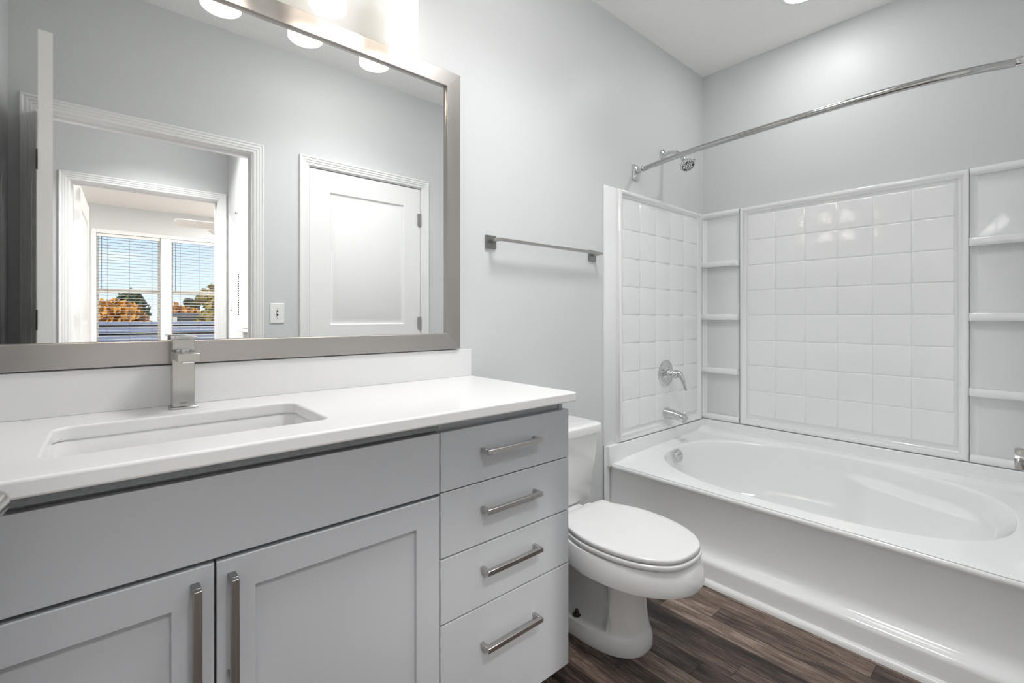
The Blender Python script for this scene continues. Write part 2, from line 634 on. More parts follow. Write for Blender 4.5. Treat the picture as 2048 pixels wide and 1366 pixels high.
def door_leaf(w, h, t, panels):
    """leaf in local coordinates: x 0..w, y 0..t (two faces), z 0..h, moulded panels both sides"""
    bm = B()
    for ypos, sgn in ((0.0, -1), (t, 1)):
        P = inplane('y', ypos, sgn)
        xs = [0, panels[0][0], panels[0][1], w]
        zs = [0]
        for p in panels:
            zs += [p[2], p[3]]
        zs.append(h)
        for i in range(3):
            for j in range(len(zs) - 1):
                if i == 1 and j % 2 == 1:
                    continue
                q = [P(xs[i], zs[j], 0), P(xs[i + 1], zs[j], 0), P(xs[i + 1], zs[j + 1], 0), P(xs[i], zs[j + 1], 0)]
                bm.faces.new([bm.verts.new(v) for v in q])
        for p in panels:
            panel_recess(bm, P, *p)
    for q in (((0, 0, 0), (0, t, 0), (0, t, h), (0, 0, h)), ((w, 0, 0), (w, t, 0), (w, t, h), (w, 0, h)),
              ((0, 0, h), (w, 0, h), (w, t, h), (0, t, h)), ((0, 0, 0), (w, 0, 0), (w, t, 0), (0, t, 0))):
        bm.faces.new([bm.verts.new(v) for v in q])
    return bm


def hinge(parent, x, y, z, leafdir=(1, 0), name='hinge'):
    bm = B()
    n = 5
    for i in range(n):
        cyl(bm, (x, y, z - 0.044 + i * 0.0178), (x, y, z - 0.044 + i * 0.0178 + 0.0168), 0.0062, n=14)
    cyl(bm, (x, y, z - 0.047), (x, y, z + 0.047), 0.0035, n=10)
    lx, ly = leafdir
    box(bm, min(x, x + lx * 0.024), max(x, x + lx * 0.024) + (0.002 if lx == 0 else 0), min(y, y + ly * 0.03), max(y, y + ly * 0.03) + (0.002 if ly == 0 else 0), z - 0.044, z + 0.044)
    o = obj(name, bm, M['steel'])
    o.parent = parent
    return o


def leaf_object(name, w, h, t, panels, origin, angle):
    """door leaf as structure; origin = hinge corner, local x runs along the leaf"""
    bm = door_leaf(w, h, t, panels)
    o = obj(name, bm, M['door'], sharp=25)
    o.location = origin
    o.rotation_euler = (0, 0, angle)
    o['kind'] = 'structure'
    return o


PAN2 = lambda w, h: [(0.125, w - 0.125, 0.22, 0.93), (0.125, w - 0.125, 1.075, h - 0.14)]
# door_1: the bathroom door, standing open towards the vanity
w1 = 0.855
d1 = leaf_object('door_1', w1, 2.072, 0.035, PAN2(w1, 2.072), (-0.192, YF + 0.008, 0.012), R(90 - 4.1))
d1['label'] = 'white bathroom door standing open beside the left end of the vanity'
for z in (H + 0.723, H - 0.010, 0.25):
    hinge(d1, -0.002, 0.040, z - 0.012, (0, -1))
# lever handle on both faces
for fy, sg in ((0.0, -1), (0.035, 1)):
    bm = B()
    cx_, zz = w1 - 0.062, H - 0.207 - 0.012
    lathe(bm, (cx_, fy, zz), (0, sg, 0), [(0, 0.032), (0.006, 0.032), (0.010, 0.028), (0.012, 0.014), (0.036, 0.011), (0.044, 0.011)], n=28)
    pts = spline([(cx_ + 0.008, fy + sg * 0.040, zz), (cx_ - 0.015, fy + sg * 0.050, zz + 0.001), (cx_ - 0.06, fy + sg * 0.050, zz + 0.002), (cx_ - 0.115, fy + sg * 0.046, zz - 0.003)], 5)
    tube(bm, pts, [0.011] + [0.0105] * (len(pts) - 2) + [0.008], n=14, squash=(1.0, 0.62))
    o = obj('door_handle', bm, M['faucet'])
    o.parent = d1
    o['label'] = 'brushed nickel lever handle'
bm = B(); box(bm, w1 - 0.0005, w1 + 0.0012, 0.006, 0.029, H - 0.235, H - 0.178)
o = obj('latch_plate', bm, M['steel']); o.parent = d1

# door_2: closed closet door
w2 = D2[1] - D2[0] - 0.006
d2 = leaf_object('door_2', w2, 2.068, 0.035, [(0.121, w2 - 0.121, 0.20, 0.915), (0.121, w2 - 0.121, H - 0.062, H + 0.80)], (D2[0] + 0.003, YF - 0.040, 0.012), 0)
d2['label'] = 'closed white two panel closet door reflected in the mirror'
for z in (H + 0.716, H - 0.037, 0.25):
    hinge(d2, w2 + 0.001, 0.041, z - 0.012, (-1, 0))
# door_3: bedroom door swung into the bedroom
w3 = 0.84
d3 = leaf_object('door_3', w3, 2.072, 0.035, PAN2(w3, 2.072), (D3[0] + 0.012, YB2 - 0.012, 0.012), R(-88.0))
d3['label'] = 'white bedroom door swung open beyond the hall, seen in the mirror'
for z in (H + 0.735, H - 0.02, 0.25):
    bm = B()
    cyl(bm, (D3[0] + 0.004, YB2 - 0.006, z - 0.045), (D3[0] + 0.004, YB2 - 0.006, z + 0.045), 0.006, n=12)
    box(bm, D3[0] - 0.0005, D3[0] + 0.0025, YB2 - 0.004, YB2 + 0.034, z - 0.044, z + 0.044)
    o = obj('hinge', bm, M['steel'], bpy.data.objects['trim_3'])
    bm = B()
    for dz in (-0.03, 0, 0.03):
        yy = YB2 + 0.016 + (0.006 if dz == 0 else 0)
        cyl(bm, (D3[0] + 0.002, yy, z + dz), (D3[0] + 0.0035, yy, z + dz), 0.003, n=8)
    obj('screws', bm, M['dark'], o)

# baseboards
BBP = [(0, 0.012), (0.085, 0.012), (0.098, 0.009), (0.105, 0.003)]


def baseboard_y(name, y, sgn, x0, x1):
    bm = B()
    lp = []
    for x in (x0, x1):
        lp.append([Vector((x, y, 0)), Vector((x, y + sgn * 0.012, 0)), Vector((x, y + sgn * 0.012, 0.085)), Vector((x, y + sgn * 0.008, 0.098)), Vector((x, y + sgn * 0.003, 0.104)), Vector((x, y, 0.104))])
    rings(bm, lp, True, True, True)
    return struct(name, bm, M['trim'])


baseboard_y('baseboard_back', YB, -1, 1.095, 1.93)
baseboard_y('baseboard_front', YF, 1, D1[1] + 0.062, D2[0] - 0.062)
baseboard_y('baseboard_front_right', YF, 1, D2[1] + 0.062, 1.93)
bm = B(); box(bm, XH - 0.012, XH, YH + 0.02, YF - T, 0, 0.10)
struct('baseboard_hall', bm, M['trim'], bevel=0.003)

# ------------------------------------------------------------------ windows of the bedroom, blinds
for i, (xa, xb) in enumerate(WIN):
    bm = B()
    y0, y1 = YW - 0.115, YW - 0.075
    zm = H + 0.393
    fw = 0.026
    x0, x1 = xa, xb
    box(bm, x0, x0 + fw, y0, y1, WZ0, WZ1)
    box(bm, x1 - fw, x1, y0, y1, WZ0, WZ1)
    box(bm, x0 + fw, x1 - fw, y0, y1, WZ0, WZ0 + 0.04)
    box(bm, x0 + fw, x1 - fw, y0, y1, WZ1 - 0.03, WZ1)
    box(bm, x0 + fw, x1 - fw, y0 - 0.008, y1 + 0.006, zm - 0.034, zm + 0.034)
    w = struct('window_%d' % (i + 1), bm, M['trim'], bevel=0.002)
    bm = B(); box(bm, x0 + fw, x1 - fw, YW - 0.099, YW - 0.095, WZ0 + 0.04, WZ1 - 0.03)
    obj('window_pane', bm, M['pane'], w)
bm = B()
box(bm, WIN[0][1], WIN[1][0], YW - 0.12, YW + 0.004, WZ0, WZ1)                     # mullion post
box(bm, WIN[0][0] - 0.052, WIN[0][0], YW, YW + 0.014, WZ0 - 0.02, WZ1 + 0.055)
box(bm, WIN[1][1], WIN[1][1] + 0.052, YW, YW + 0.014, WZ0 - 0.02, WZ1 + 0.055)
box(bm, WIN[0][0], WIN[1][1], YW, YW + 0.014, WZ1, WZ1 + 0.055)
box(bm, WIN[0][0] - 0.07, WIN[1][1] + 0.07, YW - 0.12, YW + 0.04, WZ0 - 0.03, WZ0)
struct('trim_4', bm, M['trim'], bevel=0.002)

for i, (xa, xb) in enumerate(WIN):
    t = thing('window_blind', ['open white slatted blind hanging in the left pane of the bedroom window',
                               'open white slatted blind in the right window, partly hidden by the door frame'][i],
              'blind', ((xa + xb) / 2, YW - 0.036, WZ1), 'slatted blinds of the bedroom window')
    bm = B(); box(bm, xa + 0.004, xb - 0.004, YW - 0.062, YW - 0.010, WZ1 - 0.045, WZ1 - 0.002)
    obj('headrail', bm, M['trim'], t, bevel=0.003)
    bm = B()
    z = WZ1 - 0.075
    while z > WZ0 + 0.05:
        lp = []
        for x in (xa + 0.006, xb - 0.006):
            lp.append([Vector((x, YW - 0.061, z - 0.001)), Vector((x, YW - 0.036, z + 0.0022)), Vector((x, YW - 0.011, z - 0.001)),
                       Vector((x, YW - 0.011, z - 0.0038)), Vector((x, YW - 0.036, z - 0.0006)), Vector((x, YW - 0.061, z - 0.0038))])
        rings(bm, lp, True, True, True)
        z -= 0.0425
    obj('slats', bm, M['blind'], t)
    bm = B(); box(bm, xa + 0.006, xb - 0.006, YW - 0.062, YW - 0.010, WZ0 + 0.008, WZ0 + 0.026)
    obj('bottom_rail', bm, M['blind'], t, bevel=0.002)
    for k, fx in enumerate((0.16, 0.5, 0.86)):
        bm = B()
        x = xa + fx * (xb - xa)
        for y in (YW - 0.064, YW - 0.008):
            cyl(bm, (x, y, WZ0 + 0.02), (x, y, WZ1 - 0.04), 0.0012, n=6)
        obj('lift_cord', bm, M['cord'], t)
    bm = B()
    cyl(bm, (xa + 0.055, YW - 0.002, WZ1 - 0.045), (xa + 0.052, YW - 0.002, WZ1 - 0.80), 0.0042, n=8)
    obj('tilt_wand', bm, M['cord'], t)

# ------------------------------------------------------------------ bedroom ceiling fan, vent, detector
FX, FY = 1.26, -3.75
fan = thing('ceiling_fan', 'white ceiling fan in the bedroom, one blade tip showing above the window', 'fan', (FX, FY, ZC))
bm = B()
lathe(bm, (FX, FY, ZC), (0, 0, -1), [(0, 0.07), (0.035, 0.065), (0.055, 0.02)])
cyl(bm, (FX, FY, ZC - 0.05), (FX, FY, ZC - 0.40), 0.012)
obj('downrod', bm, M['trim'], fan)
bm = B()
lathe(bm, (FX, FY, ZC - 0.38), (0, 0, -1), [(0, 0.03), (0.02, 0.10), (0.09, 0.115), (0.12, 0.09), (0.13, 0.03)])
obj('motor', bm, M['trim'], fan)
for k in range(5):
    a = R(180 + 72 * k + 2)
    bm = B()
    prof = [(0.10, 0.02), (0.16, 0.045), (0.22, 0.06), (0.45, 0.066), (0.60, 0.064), (0.635, 0.052), (0.645, 0.03)]
    c, s = math.cos(a), math.sin(a)
    zc = ZC - 0.485
    for sz in (0,):
        top, bot = [], []
        outline = [(r, -w) for r, w in prof] + [(r, w) for r, w in reversed(prof)]
        lo = [Vector((FX + c * r - s * w, FY + s * r + c * w, zc - w * 0.5)) for r, w in outline]
        hi = [v + Vector((0, 0, 0.006)) for v in lo]
        rings(bm, [lo, hi], True, True, True)
    obj('blade', bm, M['bfan'], fan)

bm = B()
va = (0.40, -4.35)
box(bm, va[0], va[0] + 0.30, va[1], va[1] + 0.14, ZC - 0.006, ZC - 0.0005)
vent = tag(obj('ceiling_vent', bm, M['trim']), 'small slotted air vent on the bedroom ceiling seen through both doorways', 'vent')
bm = B()
for k in range(8):
    x = va[0] + 0.02 + k * 0.033
    box(bm, x, x + 0.018, va[1] + 0.015, va[1] + 0.125, ZC - 0.0075, ZC - 0.0062)
obj('slot', bm, M['dark'], vent).name = 'slots'
bm = B()
lathe(bm, (0.72, -4.15, ZC), (0, 0, -1), [(0, 0.065), (0.022, 0.062), (0.034, 0.045), (0.036, 0.0)], cap1=False)
tag(obj('smoke_detector', bm, M['plate']), 'round white smoke detector on the bedroom ceiling beside the vent', 'smoke detector')

# unseen hall and bedroom fill lights, added to raise the brightness
bm = B()
lathe(bm, (0.30, -0.70, ZC), (0, 0, -1), [(0, 0.15), (0.004, 0.15), (0.008, 0.135), (0.009, 0.0)], cap1=False)
hl = tag(obj('hall_fill_light', bm, M['dome']), 'unseen flat round fill light added in the hall ceiling outside the bathroom', 'ceiling light')
area_lamp('hall_fill_lamp', (0.30, -0.70, ZC - 0.014), 0.26, FILL_HALL, (1.0, 0.99, 0.98), spread=110)
for k, (lx, ly) in enumerate(((-0.4, -2.6), (2.4, -4.6))):
    bm = B()
    lathe(bm, (lx, ly, ZC), (0, 0, -1), [(0, 0.12), (0.012, 0.12), (0.016, 0.10), (0.017, 0.0)], cap1=False)
    tag(obj('bedroom_fill_light', bm, M['dome']), ['unseen flat round fill light added in the bedroom near the door', 'unseen flat round fill light added in the bedroom near the window wall'][k], 'ceiling light')
    area_lamp('bedroom_fill_lamp', (lx, ly, ZC - 0.03), 0.22, FILL_BED / 2, (1.0, 0.97, 0.92))

# ------------------------------------------------------------------ hall: switch plate, vented cabinet
sw = thing('light_switch', 'white switch plate on the hall wall beside the bedroom door', 'light switch', (XH, -1.27, H + 0.12), 'white wall switches')
bm = B(); box(bm, XH - 0.006, XH, -1.31, -1.235, H + 0.06, H + 0.18)
obj('plate', bm, M['plate'], sw, bevel=0.0025)
bm = B(); box(bm, XH - 0.014, XH - 0.006, -1.277, -1.268, H + 0.112, H + 0.132)
obj('toggle', bm, M['plate'], sw, bevel=0.001)

pc = thing('wall_cabinet', 'tall slim white metal cabinet with vent slots on the hall wall', 'wall cabinet', (XH, -0.68, H - 0.09))
bm = B(); box(bm, XH - 0.035, XH, -0.86, -0.48, H - 0.075, H + 1.02)
obj('body', bm, M['plate'], pc, bevel=0.004)
bm = B(); box(bm, XH - 0.040, XH - 0.001, -0.865, -0.475, H - 0.10, H - 0.078)
obj('bottom_cap', bm, M['plate'], pc, bevel=0.003)
bm = B()
for k in range(18):
    z = H + 0.02 + k * 0.017
    box(bm, XH - 0.0362, XH - 0.0345, -0.835, -0.80, z, z + 0.008)
obj('slots', bm, M['dark'], pc)
bm = B(); lathe(bm, (XH - 0.035, -0.85, H + 0.76), (-1, 0, 0), [(0, 0.008), (0.012, 0.010), (0.016, 0.006)])
obj('knob', bm, M['steel'], pc)

# switch plate on the door wall between the two doors
sw2 = thing('light_switch', 'white toggle switch plate between the two doors in the mirror', 'light switch', (0.775, YF, H + 0.03), 'white wall switches')
bm = B(); box(bm, 0.737, 0.815, YF, YF + 0.006, H - 0.032, H + 0.088)
obj('plate', bm, M['plate'], sw2, bevel=0.0025)
bm = B()
box(bm, 0.772, 0.781, YF + 0.006, YF + 0.0068, H + 0.012, H + 0.044)
obj('slot', bm, M['dark'], sw2)
bm = B(); box(bm, 0.7725, 0.7805, YF + 0.006, YF + 0.016, H + 0.022, H + 0.034)
obj('toggle', bm, M['plate'], sw2, bevel=0.001)
for dz in (-0.022, 0.078):
    bm = B(); cyl(bm, (0.7765, YF + 0.005, H + 0.028 + (0.030 if dz > 0 else -0.030)), (0.7765, YF + 0.0075, H + 0.028 + (0.030 if dz > 0 else -0.030)), 0.003, n=10)
    obj('screw', bm, M['steel'], sw2)

# ------------------------------------------------------------------ vanity cabinets
ZT = H - 0.229          # countertop top
YD = 0.982              # front face of doors and drawers
VX0, VX1 = XL + 0.003, 1.089
XS = 0.6205             # split between sink cabinet and drawer cabinet


def shaker(bm, x0, x1, z0, z1, y, fw=0.062, depth=0.010, th=0.020):
    P = inplane('y', y, -1)
    prof = [(0, -th), (0, -0.0015), (0.0015, 0), (fw, 0), (fw + 0.001, -0.001), (fw + 0.002, -depth)]
    frame(bm, P, x0, x1, z0, z1, prof)
    d = fw + 0.002
    q = [P(x0 + d, z0 + d, -depth), P(x1 - d, z0 + d, -depth), P(x1 - d, z1 - d, -depth), P(x0 + d, z1 - d, -depth)]
    bm.faces.new([bm.verts.new(v) for v in q])
    q = [P(x0, z0, -th), P(x1, z0, -th), P(x1, z1, -th), P(x0, z1, -th)]
    bm.faces.new([bm.verts.new(v) for v in q])


def bar_pull(p0, p1, parent):
    """square bar pull between p0 and p1 (points on the front), standing out along -Y"""
    bm = B()
    y0 = YD
    s = 0.0064
    if abs(p1[0] - p0[0]) > abs(p1[1] - p0[1]):
        x0, x1, z = p0[0], p1[0], p0[1]
        box(bm, x0, x1, y0 - 0.036, y0 - 0.024, z - s, z + s)
        for x in (x0, x1 - 0.010):
            box(bm, x, x + 0.010, y0 - 0.0245, y0, z - s, z + s)
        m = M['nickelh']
    else:
        z0, z1, x = min(p0[1], p1[1]), max(p0[1], p1[1]), p0[0]
        s = 0.0068
        box(bm, x - s, x + s, y0 - 0.036, y0 - 0.024, z0, z1)
        for z in (z0, z1 - 0.012):
            box(bm, x - s, x + s, y0 - 0.0245, y0, z, z + 0.012)
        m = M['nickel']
    return obj('handle', bm, m, parent, bevel=0.0012)


sc_ = thing('sink_cabinet', 'grey shaker sink cabinet with two doors under the basin', 'cabinet', ((VX0 + XS) / 2, 1.25, 0), 'grey vanity cabinets')
zb = H - 1.077
bm = B()
box(bm, VX0, VX0 + 0.016, YD + 0.022, YB - 0.004, 0.0, ZT - 0.031)
box(bm, XS - 0.016, XS, YD + 0.022, YB - 0.004, zb + 0.0, ZT - 0.031)
box(bm, VX0 + 0.016, XS - 0.016, YD + 0.022, YB - 0.012, zb + 0.005, zb + 0.021)
box(bm, VX0 + 0.016, XS - 0.016, YB - 0.014, YB - 0.004, zb + 0.005, ZT - 0.031)
box(bm, VX0 + 0.016, XS - 0.016, YD + 0.022, YD + 0.040, H - 0.315, ZT - 0.048)
box(bm, VX0 + 0.016, XS - 0.016, YD + 0.022, YD + 0.038, H - 0.46, H - 0.42)
box(bm, VX0, XS, YD + 0.075, YD + 0.09, 0, zb + 0.005)
obj('body', bm, M['cabin'], sc_)
bm = B(); box(bm, VX0, XS, YD + 0.006, YD + 0.030, ZT - 0.0475, ZT - 0.0295)
o = obj('build_up_strip', bm, M['strip'], sc_)
o['label'] = 'rough speckled grey board strip'
bm = B(); box(bm, VX0, XS - 0.001, YD, YD + 0.020, H - 0.432, H - 0.284)
obj('false_front', bm, M['cab'], sc_, bevel=0.0012)
XG = 0.1495
for x0, x1, hx in ((VX0, XG - 0.0018, 0.1185), (XG + 0.0018, XS - 0.001, 0.1745)):
    bm = B()
    shaker(bm, x0, x1, zb, H - 0.440, YD)
    d = obj('door', bm, M['cab'], sc_)
    bar_pull((hx, H - 0.465), (hx, H - 0.653), d)

dc = thing('drawer_cabinet', 'grey bank of four drawers at the right end of the vanity', 'cabinet', ((XS + VX1) / 2, 1.25, 0), 'grey vanity cabinets')
bm = B()
x0, x1 = XS + 0.001, VX1 - 0.004
box(bm, x0, x0 + 0.016, YD + 0.022, YB, 0.0, ZT - 0.031)
box(bm, x1 - 0.016, x1, YD + 0.022, YB, zb, ZT - 0.031)
box(bm, x1 - 0.016, x1, YD + 0.085, YB, 0, zb)
box(bm, x0 + 0.016, x1 - 0.016, YD + 0.022, YB - 0.012, zb + 0.005, zb + 0.021)
box(bm, x0 + 0.016, x1 - 0.016, YB - 0.012, YB, zb + 0.005, ZT - 0.031)
box(bm, x0 + 0.016, x1 - 0.016, YD + 0.026, YD + 0.042, H - 0.30, ZT - 0.031)
for z in (H - 0.433, H - 0.597, H - 0.761):
    box(bm, x0 + 0.016, x1 - 0.016, YD + 0.022, YD + 0.036, z - 0.012, z + 0.012)
box(bm, x0, x1 - 0.016, YD + 0.085, YD + 0.1, 0, zb + 0.005)
obj('body', bm, M['cab'], dc)
for z1, z0, hz in ((0.284, 0.4315, 0.349), (0.4345, 0.595, 0.503), (0.599, 0.759, 0.662), (0.763, 1.077, 0.862)):
    bm = B(); box(bm, 0.6225, VX1, YD, YD + 0.020, H - z0, H - z1)
    d = obj('drawer', bm, M['cab'], dc, bevel=0.0012)
    bar_pull((0.745, H - hz), (0.944, H - hz), d)

# ------------------------------------------------------------------ countertop with cutout, backsplash
CX0, CX1, CY0, CY1 = XL + 0.002, 1.099, 0.957, YB - 0.001
SX0, SX1, SY0, SY1 = -0.080, 0.383, 1.068, 1.353


def rrect(x0, x1, y0, y1, r, n=8):
    o = []
    for cx, cy, a0 in ((x1 - r, y1 - r, 0), (x0 + r, y1 - r, 90), (x0 + r, y0 + r, 180), (x1 - r, y0 + r, 270)):
        for k in range(n + 1):
            a = R(a0 + 90 * k / n)
            o.append((cx + r * math.cos(a), cy + r * math.sin(a)))
    return o


bm = B()
inner = rrect(SX0, SX1, SY0, SY1, 0.032, 8)
corner = [(CX1, CY1), (CX0, CY1), (CX0, CY0), (CX1, CY0)]


def top_sheet(z, ins):
    iv = [bm.verts.new((x, y, z)) for x, y in inner]
    c = [(CX1 - ins, CY1), (CX0, CY1), (CX0, CY0 + ins), (CX1 - ins, CY0 + ins)]
    ov = [bm.verts.new((x, y, z)) for x, y in c]
    m = 9
    for q in range(4):
        for k in range(m - 1):
            bm.faces.new((ov[q], iv[q * m + k], iv[q * m + k + 1]))
        a = iv[q * m + m - 1]
        b = iv[(q * m + m) % (4 * m)]
        bm.faces.new((ov[q], a, b, ov[(q + 1) % 4]))
    return iv, ov


it, ot = top_sheet(ZT, 0.0)
ib, ob_ = top_sheet(ZT - 0.029, 0.0)
for i in range(4):
    j = (i + 1) % 4
    bm.faces.new((ot[i], ot[j], ob_[j], ob_[i]))
n_ = len(it)
for i in range(n_):
    j = (i + 1) % n_
    bm.faces.new((it[i], it[j], ib[j], ib[i]))
ct = obj('countertop', bm, M['quartz'], bevel=0.005, segs=3)
tag(ct, 'long white quartz countertop with a rectangular basin cutout', 'countertop')
bm = B(); box(bm, XL + 0.002, 1.096, YB - 0.020, YB - 0.001, ZT, H - 0.1235)
tag(obj('backsplash', bm, M['quartz'], bevel=0.0015), 'low white quartz backsplash under the mirror', 'backsplash')

# undermount basin
sk = thing('sink', 'white rectangular undermount basin set in the countertop', 'sink', ((SX0 + SX1) / 2, (SY0 + SY1) / 2, ZT - 0.17))
bm = B()
z0 = ZT - 0.0295
lv = [(-0.030, 0.0, 0.05), (0.004, 0.0, 0.036), (0.006, -0.004, 0.036), (0.009, -0.02, 0.04), (0.016, -0.085, 0.045), (0.028, -0.115, 0.05), (0.050, -0.128, 0.055), (0.10, -0.134, 0.04), (0.138, -0.139, 0.004)]
lps = []
for ins, dz, r in lv:
    i2 = ins - 0.008
    lps.append([Vector((x, y, z0 + dz)) for x, y in rrect(SX0 + i2, SX1 - i2, SY0 + i2, SY1 - i2, r, 6)])
rings(bm, lps, True, False, True)
lo = []
for ins, dz, r in reversed(lv[:-2]):
    i2 = ins - 0.018 if ins > 0 else ins - 0.008
    lo.append([Vector((x, y, z0 + dz - 0.012)) for x, y in rrect(SX0 + i2, SX1 - i2, SY0 + i2, SY1 - i2, r, 6)])
rings(bm, lo, True, True, False)
obj('basin', bm, M['porcelain'], sk)
bm = B(); lathe(bm, (0.1515, 1.21, z0 - 0.1425), (0, 0, 1), [(0, 0.030), (0.005, 0.030), (0.006, 0.024), (0.004, 0.018), (0.007, 0.014), (0.0075, 0.0)], cap1=False)
obj('drain', bm, M['chrome'], sk)

# ------------------------------------------------------------------ faucet
FXc, FYc = 0.1495, 1.452
fc = thing('faucet', 'square brushed nickel single lever faucet behind the basin', 'faucet', (FXc, FYc, ZT))
bm = B(); box(bm, FXc - 0.0285, FXc + 0.0285, FYc - 0.029, FYc + 0.029, ZT, ZT + 0.0055)
obj('base_plate', bm, M['faucet'], fc, bevel=0.0015)
bm = B(); box(bm, FXc - 0.0232, FXc + 0.0232, FYc - 0.021, FYc + 0.021, ZT + 0.0055, H - 0.091)
obj('body', bm, M['faucet'], fc, bevel=0.0012)
bm = B()
v = box(bm, FXc - 0.0225, FXc + 0.0225, FYc - 0.118, FYc + 0.0205, H - 0.106, H - 0.085)
for q in v:
    if q.co.y < FYc - 0.1 and q.co.z < H - 0.1:
        q.co.z += 0.002
obj('spout', bm, M['faucet'], fc, bevel=0.001)
bm = B(); box(bm, FXc - 0.012, FXc + 0.012, FYc - 0.110, FYc - 0.088, H - 0.1085, H - 0.1045)
obj('aerator', bm, M['chrome'], fc, bevel=0.001)
bm = B(); cyl(bm, (FXc, FYc, H - 0.0855), (FXc, FYc, H - 0.079), 0.018, n=28)
obj('collar', bm, M['chrome'], fc)
bm = B()
box(bm, FXc - 0.0228, FXc + 0.0228, FYc - 0.0205, FYc + 0.0205, H - 0.080, H - 0.052)
box(bm, FXc - 0.0228, FXc + 0.0228, FYc - 0.062, FYc + 0.0205, H - 0.0525, H - 0.0455)
obj('lever', bm, M['faucet'], fc, bevel=0.001)
cu = bpy.data.curves.new('lettering', 'FONT')
cu.body = 'MOEN'
cu.size = 0.0052
cu.align_x = 'CENTER'
cu.extrude = 0.0001
to = bpy.data.objects.new('lettering_curve', cu)
COL.objects.link(to)
bpy.context.view_layer.update()
tm = bpy.data.meshes.new_from_object(to.evaluated_get(bpy.context.evaluated_depsgraph_get()))
bpy.data.objects.remove(to)
tm.materials.clear()
tm.materials.append(M['bolt'])
to = bpy.data.objects.new('lettering', tm)
COL.objects.link(to)
to.parent = fc
to.location = (0.0, -0.0213, 0.0125)
to.rotation_euler = (R(90), 0, 0)

# ------------------------------------------------------------------ mirror
MX0, MX1, MZ0, MZ1 = -0.300, 1.037, H - 0.1195, H + 0.938
mr = thing('wall_mirror', 'large rectangular mirror in a brushed metal frame above the vanity', 'mirror', ((MX0 + MX1) / 2, YB, MZ0))
FW = 0.060
GY = YB - 0.015
bm = B()
P = inplane('y', YB - 0.001, -1)
prof = [(0, 0), (0, 0.0255), (0.0015, 0.027), (FW - 0.0015, 0.027), (FW, 0.0255), (FW, 0.0185), (FW + 0.0012, 0.0165), (FW + 0.0012, 0.0135)]
lps = []
for d, h in prof:
    lps.append([P(MX0 + d, MZ0 + d, h), P(MX1 - d, MZ0 + d, h), P(MX1 - d, MZ1 - d, h), P(MX0 + d, MZ1 - d, h)])
vv = rings(bm, lps, True)
bm.faces.ensure_lookup_table()
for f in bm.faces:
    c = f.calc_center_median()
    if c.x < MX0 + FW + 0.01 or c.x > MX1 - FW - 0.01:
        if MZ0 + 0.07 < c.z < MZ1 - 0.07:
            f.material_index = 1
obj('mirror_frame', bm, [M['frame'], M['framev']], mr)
bm = B(); box(bm, MX0 + FW - 0.004, MX1 - FW + 0.004, GY, GY + 0.004, MZ0 + FW - 0.004, MZ1 - FW + 0.004)
obj('mirror_glass', bm, M['mirror'], mr)
bm = B(); frame(bm, inplane('y', GY, -1), MX0 + FW - 0.001, MX1 - FW + 0.001, MZ0 + FW - 0.001, MZ1 - FW + 0.001, [(0, 0.0035), (0.0015, 0.0035), (0.0015, 0.0001)])
obj('frame_lip', bm, M['dark'], mr)

# ------------------------------------------------------------------ vanity light
vl = thing('vanity_light', 'four lamp vanity light with lit frosted glass cylinders above the mirror', 'wall light', (0.379, YB, H + 1.15))
LZ = H + 0.919
SH = 0.200
bm = B(); box(bm, 0.379 - 0.41, 0.379 + 0.41, YB - 0.022, YB - 0.0005, LZ + SH + 0.020, LZ + SH + 0.10)
obj('back_plate', bm, M['nickelh'], vl, bevel=0.003)
for k in range(4):
    lx = 0.739 - 0.24 * k
    ly = 1.4036
    bm = B()
    tube(bm, spline([(lx, YB - 0.02, LZ + SH + 0.06), (lx, ly + 0.03, LZ + SH + 0.06), (lx, ly, LZ + SH + 0.035), (lx, ly, LZ + SH + 0.01)], 5), 0.008, n=12)
    lathe(bm, (lx, ly, LZ + SH + 0.022), (0, 0, -1), [(0, 0.012), (0.004, 0.030), (0.022, 0.032)], n=24)
    arm = obj('arm', bm, M['nickelh'], vl)
    bm = B()
    r, ri = 0.053, 0.049
    lathe(bm, (lx, ly, LZ), (0, 0, 1), [(0.0, r - 0.002), (0.002, r), (0.05, r), (0.12, r), (SH - 0.004, r), (SH, r - 0.004), (SH, 0.010)], n=40, cap0=False, cap1=True)
    a_faces = len(bm.faces)
    lathe(bm, (lx, ly, LZ), (0, 0, 1), [(0.0, r - 0.002), (0.0, ri), (0.05, ri), (SH - 0.008, ri), (SH - 0.008, 0.01)], n=40, cap0=False, cap1=True, mi=1)
    obj('glass_shade', bm, [M['shade'], M['shade_in']], vl)
    bm = B()
    lathe(bm, (lx, ly, LZ + 0.040), (0, 0, 1), [(0.0, 0.004), (0.003, 0.016), (0.012, 0.026), (0.026, 0.029), (0.042, 0.026), (0.06, 0.016), (0.085, 0.014)], n=24)
    obj('bulb', bm, M['bulb'], vl)

# ------------------------------------------------------------------ ceiling light over the tub
cl = thing('ceiling_light', 'small round recessed light in the ceiling over the tub', 'ceiling light', (2.60, 0.80, ZC))
bm = B(); lathe(bm, (2.60, 0.80, ZC), (0, 0, -1), [(0, 0.098), (0.003, 0.098), (0.007, 0.090), (0.007, 0.078), (0.003, 0.076)], n=48, cap0=True, cap1=False)
obj('trim_ring', bm, M['plate'], cl)
bm = B(); lathe(bm, (2.60, 0.80, ZC - 0.0045), (0, 0, -1), [(0, 0.077), (0.003, 0.072), (0.004, 0.0)], n=48, cap0=False, cap1=False)
obj('lens', bm, M['disc'], cl)

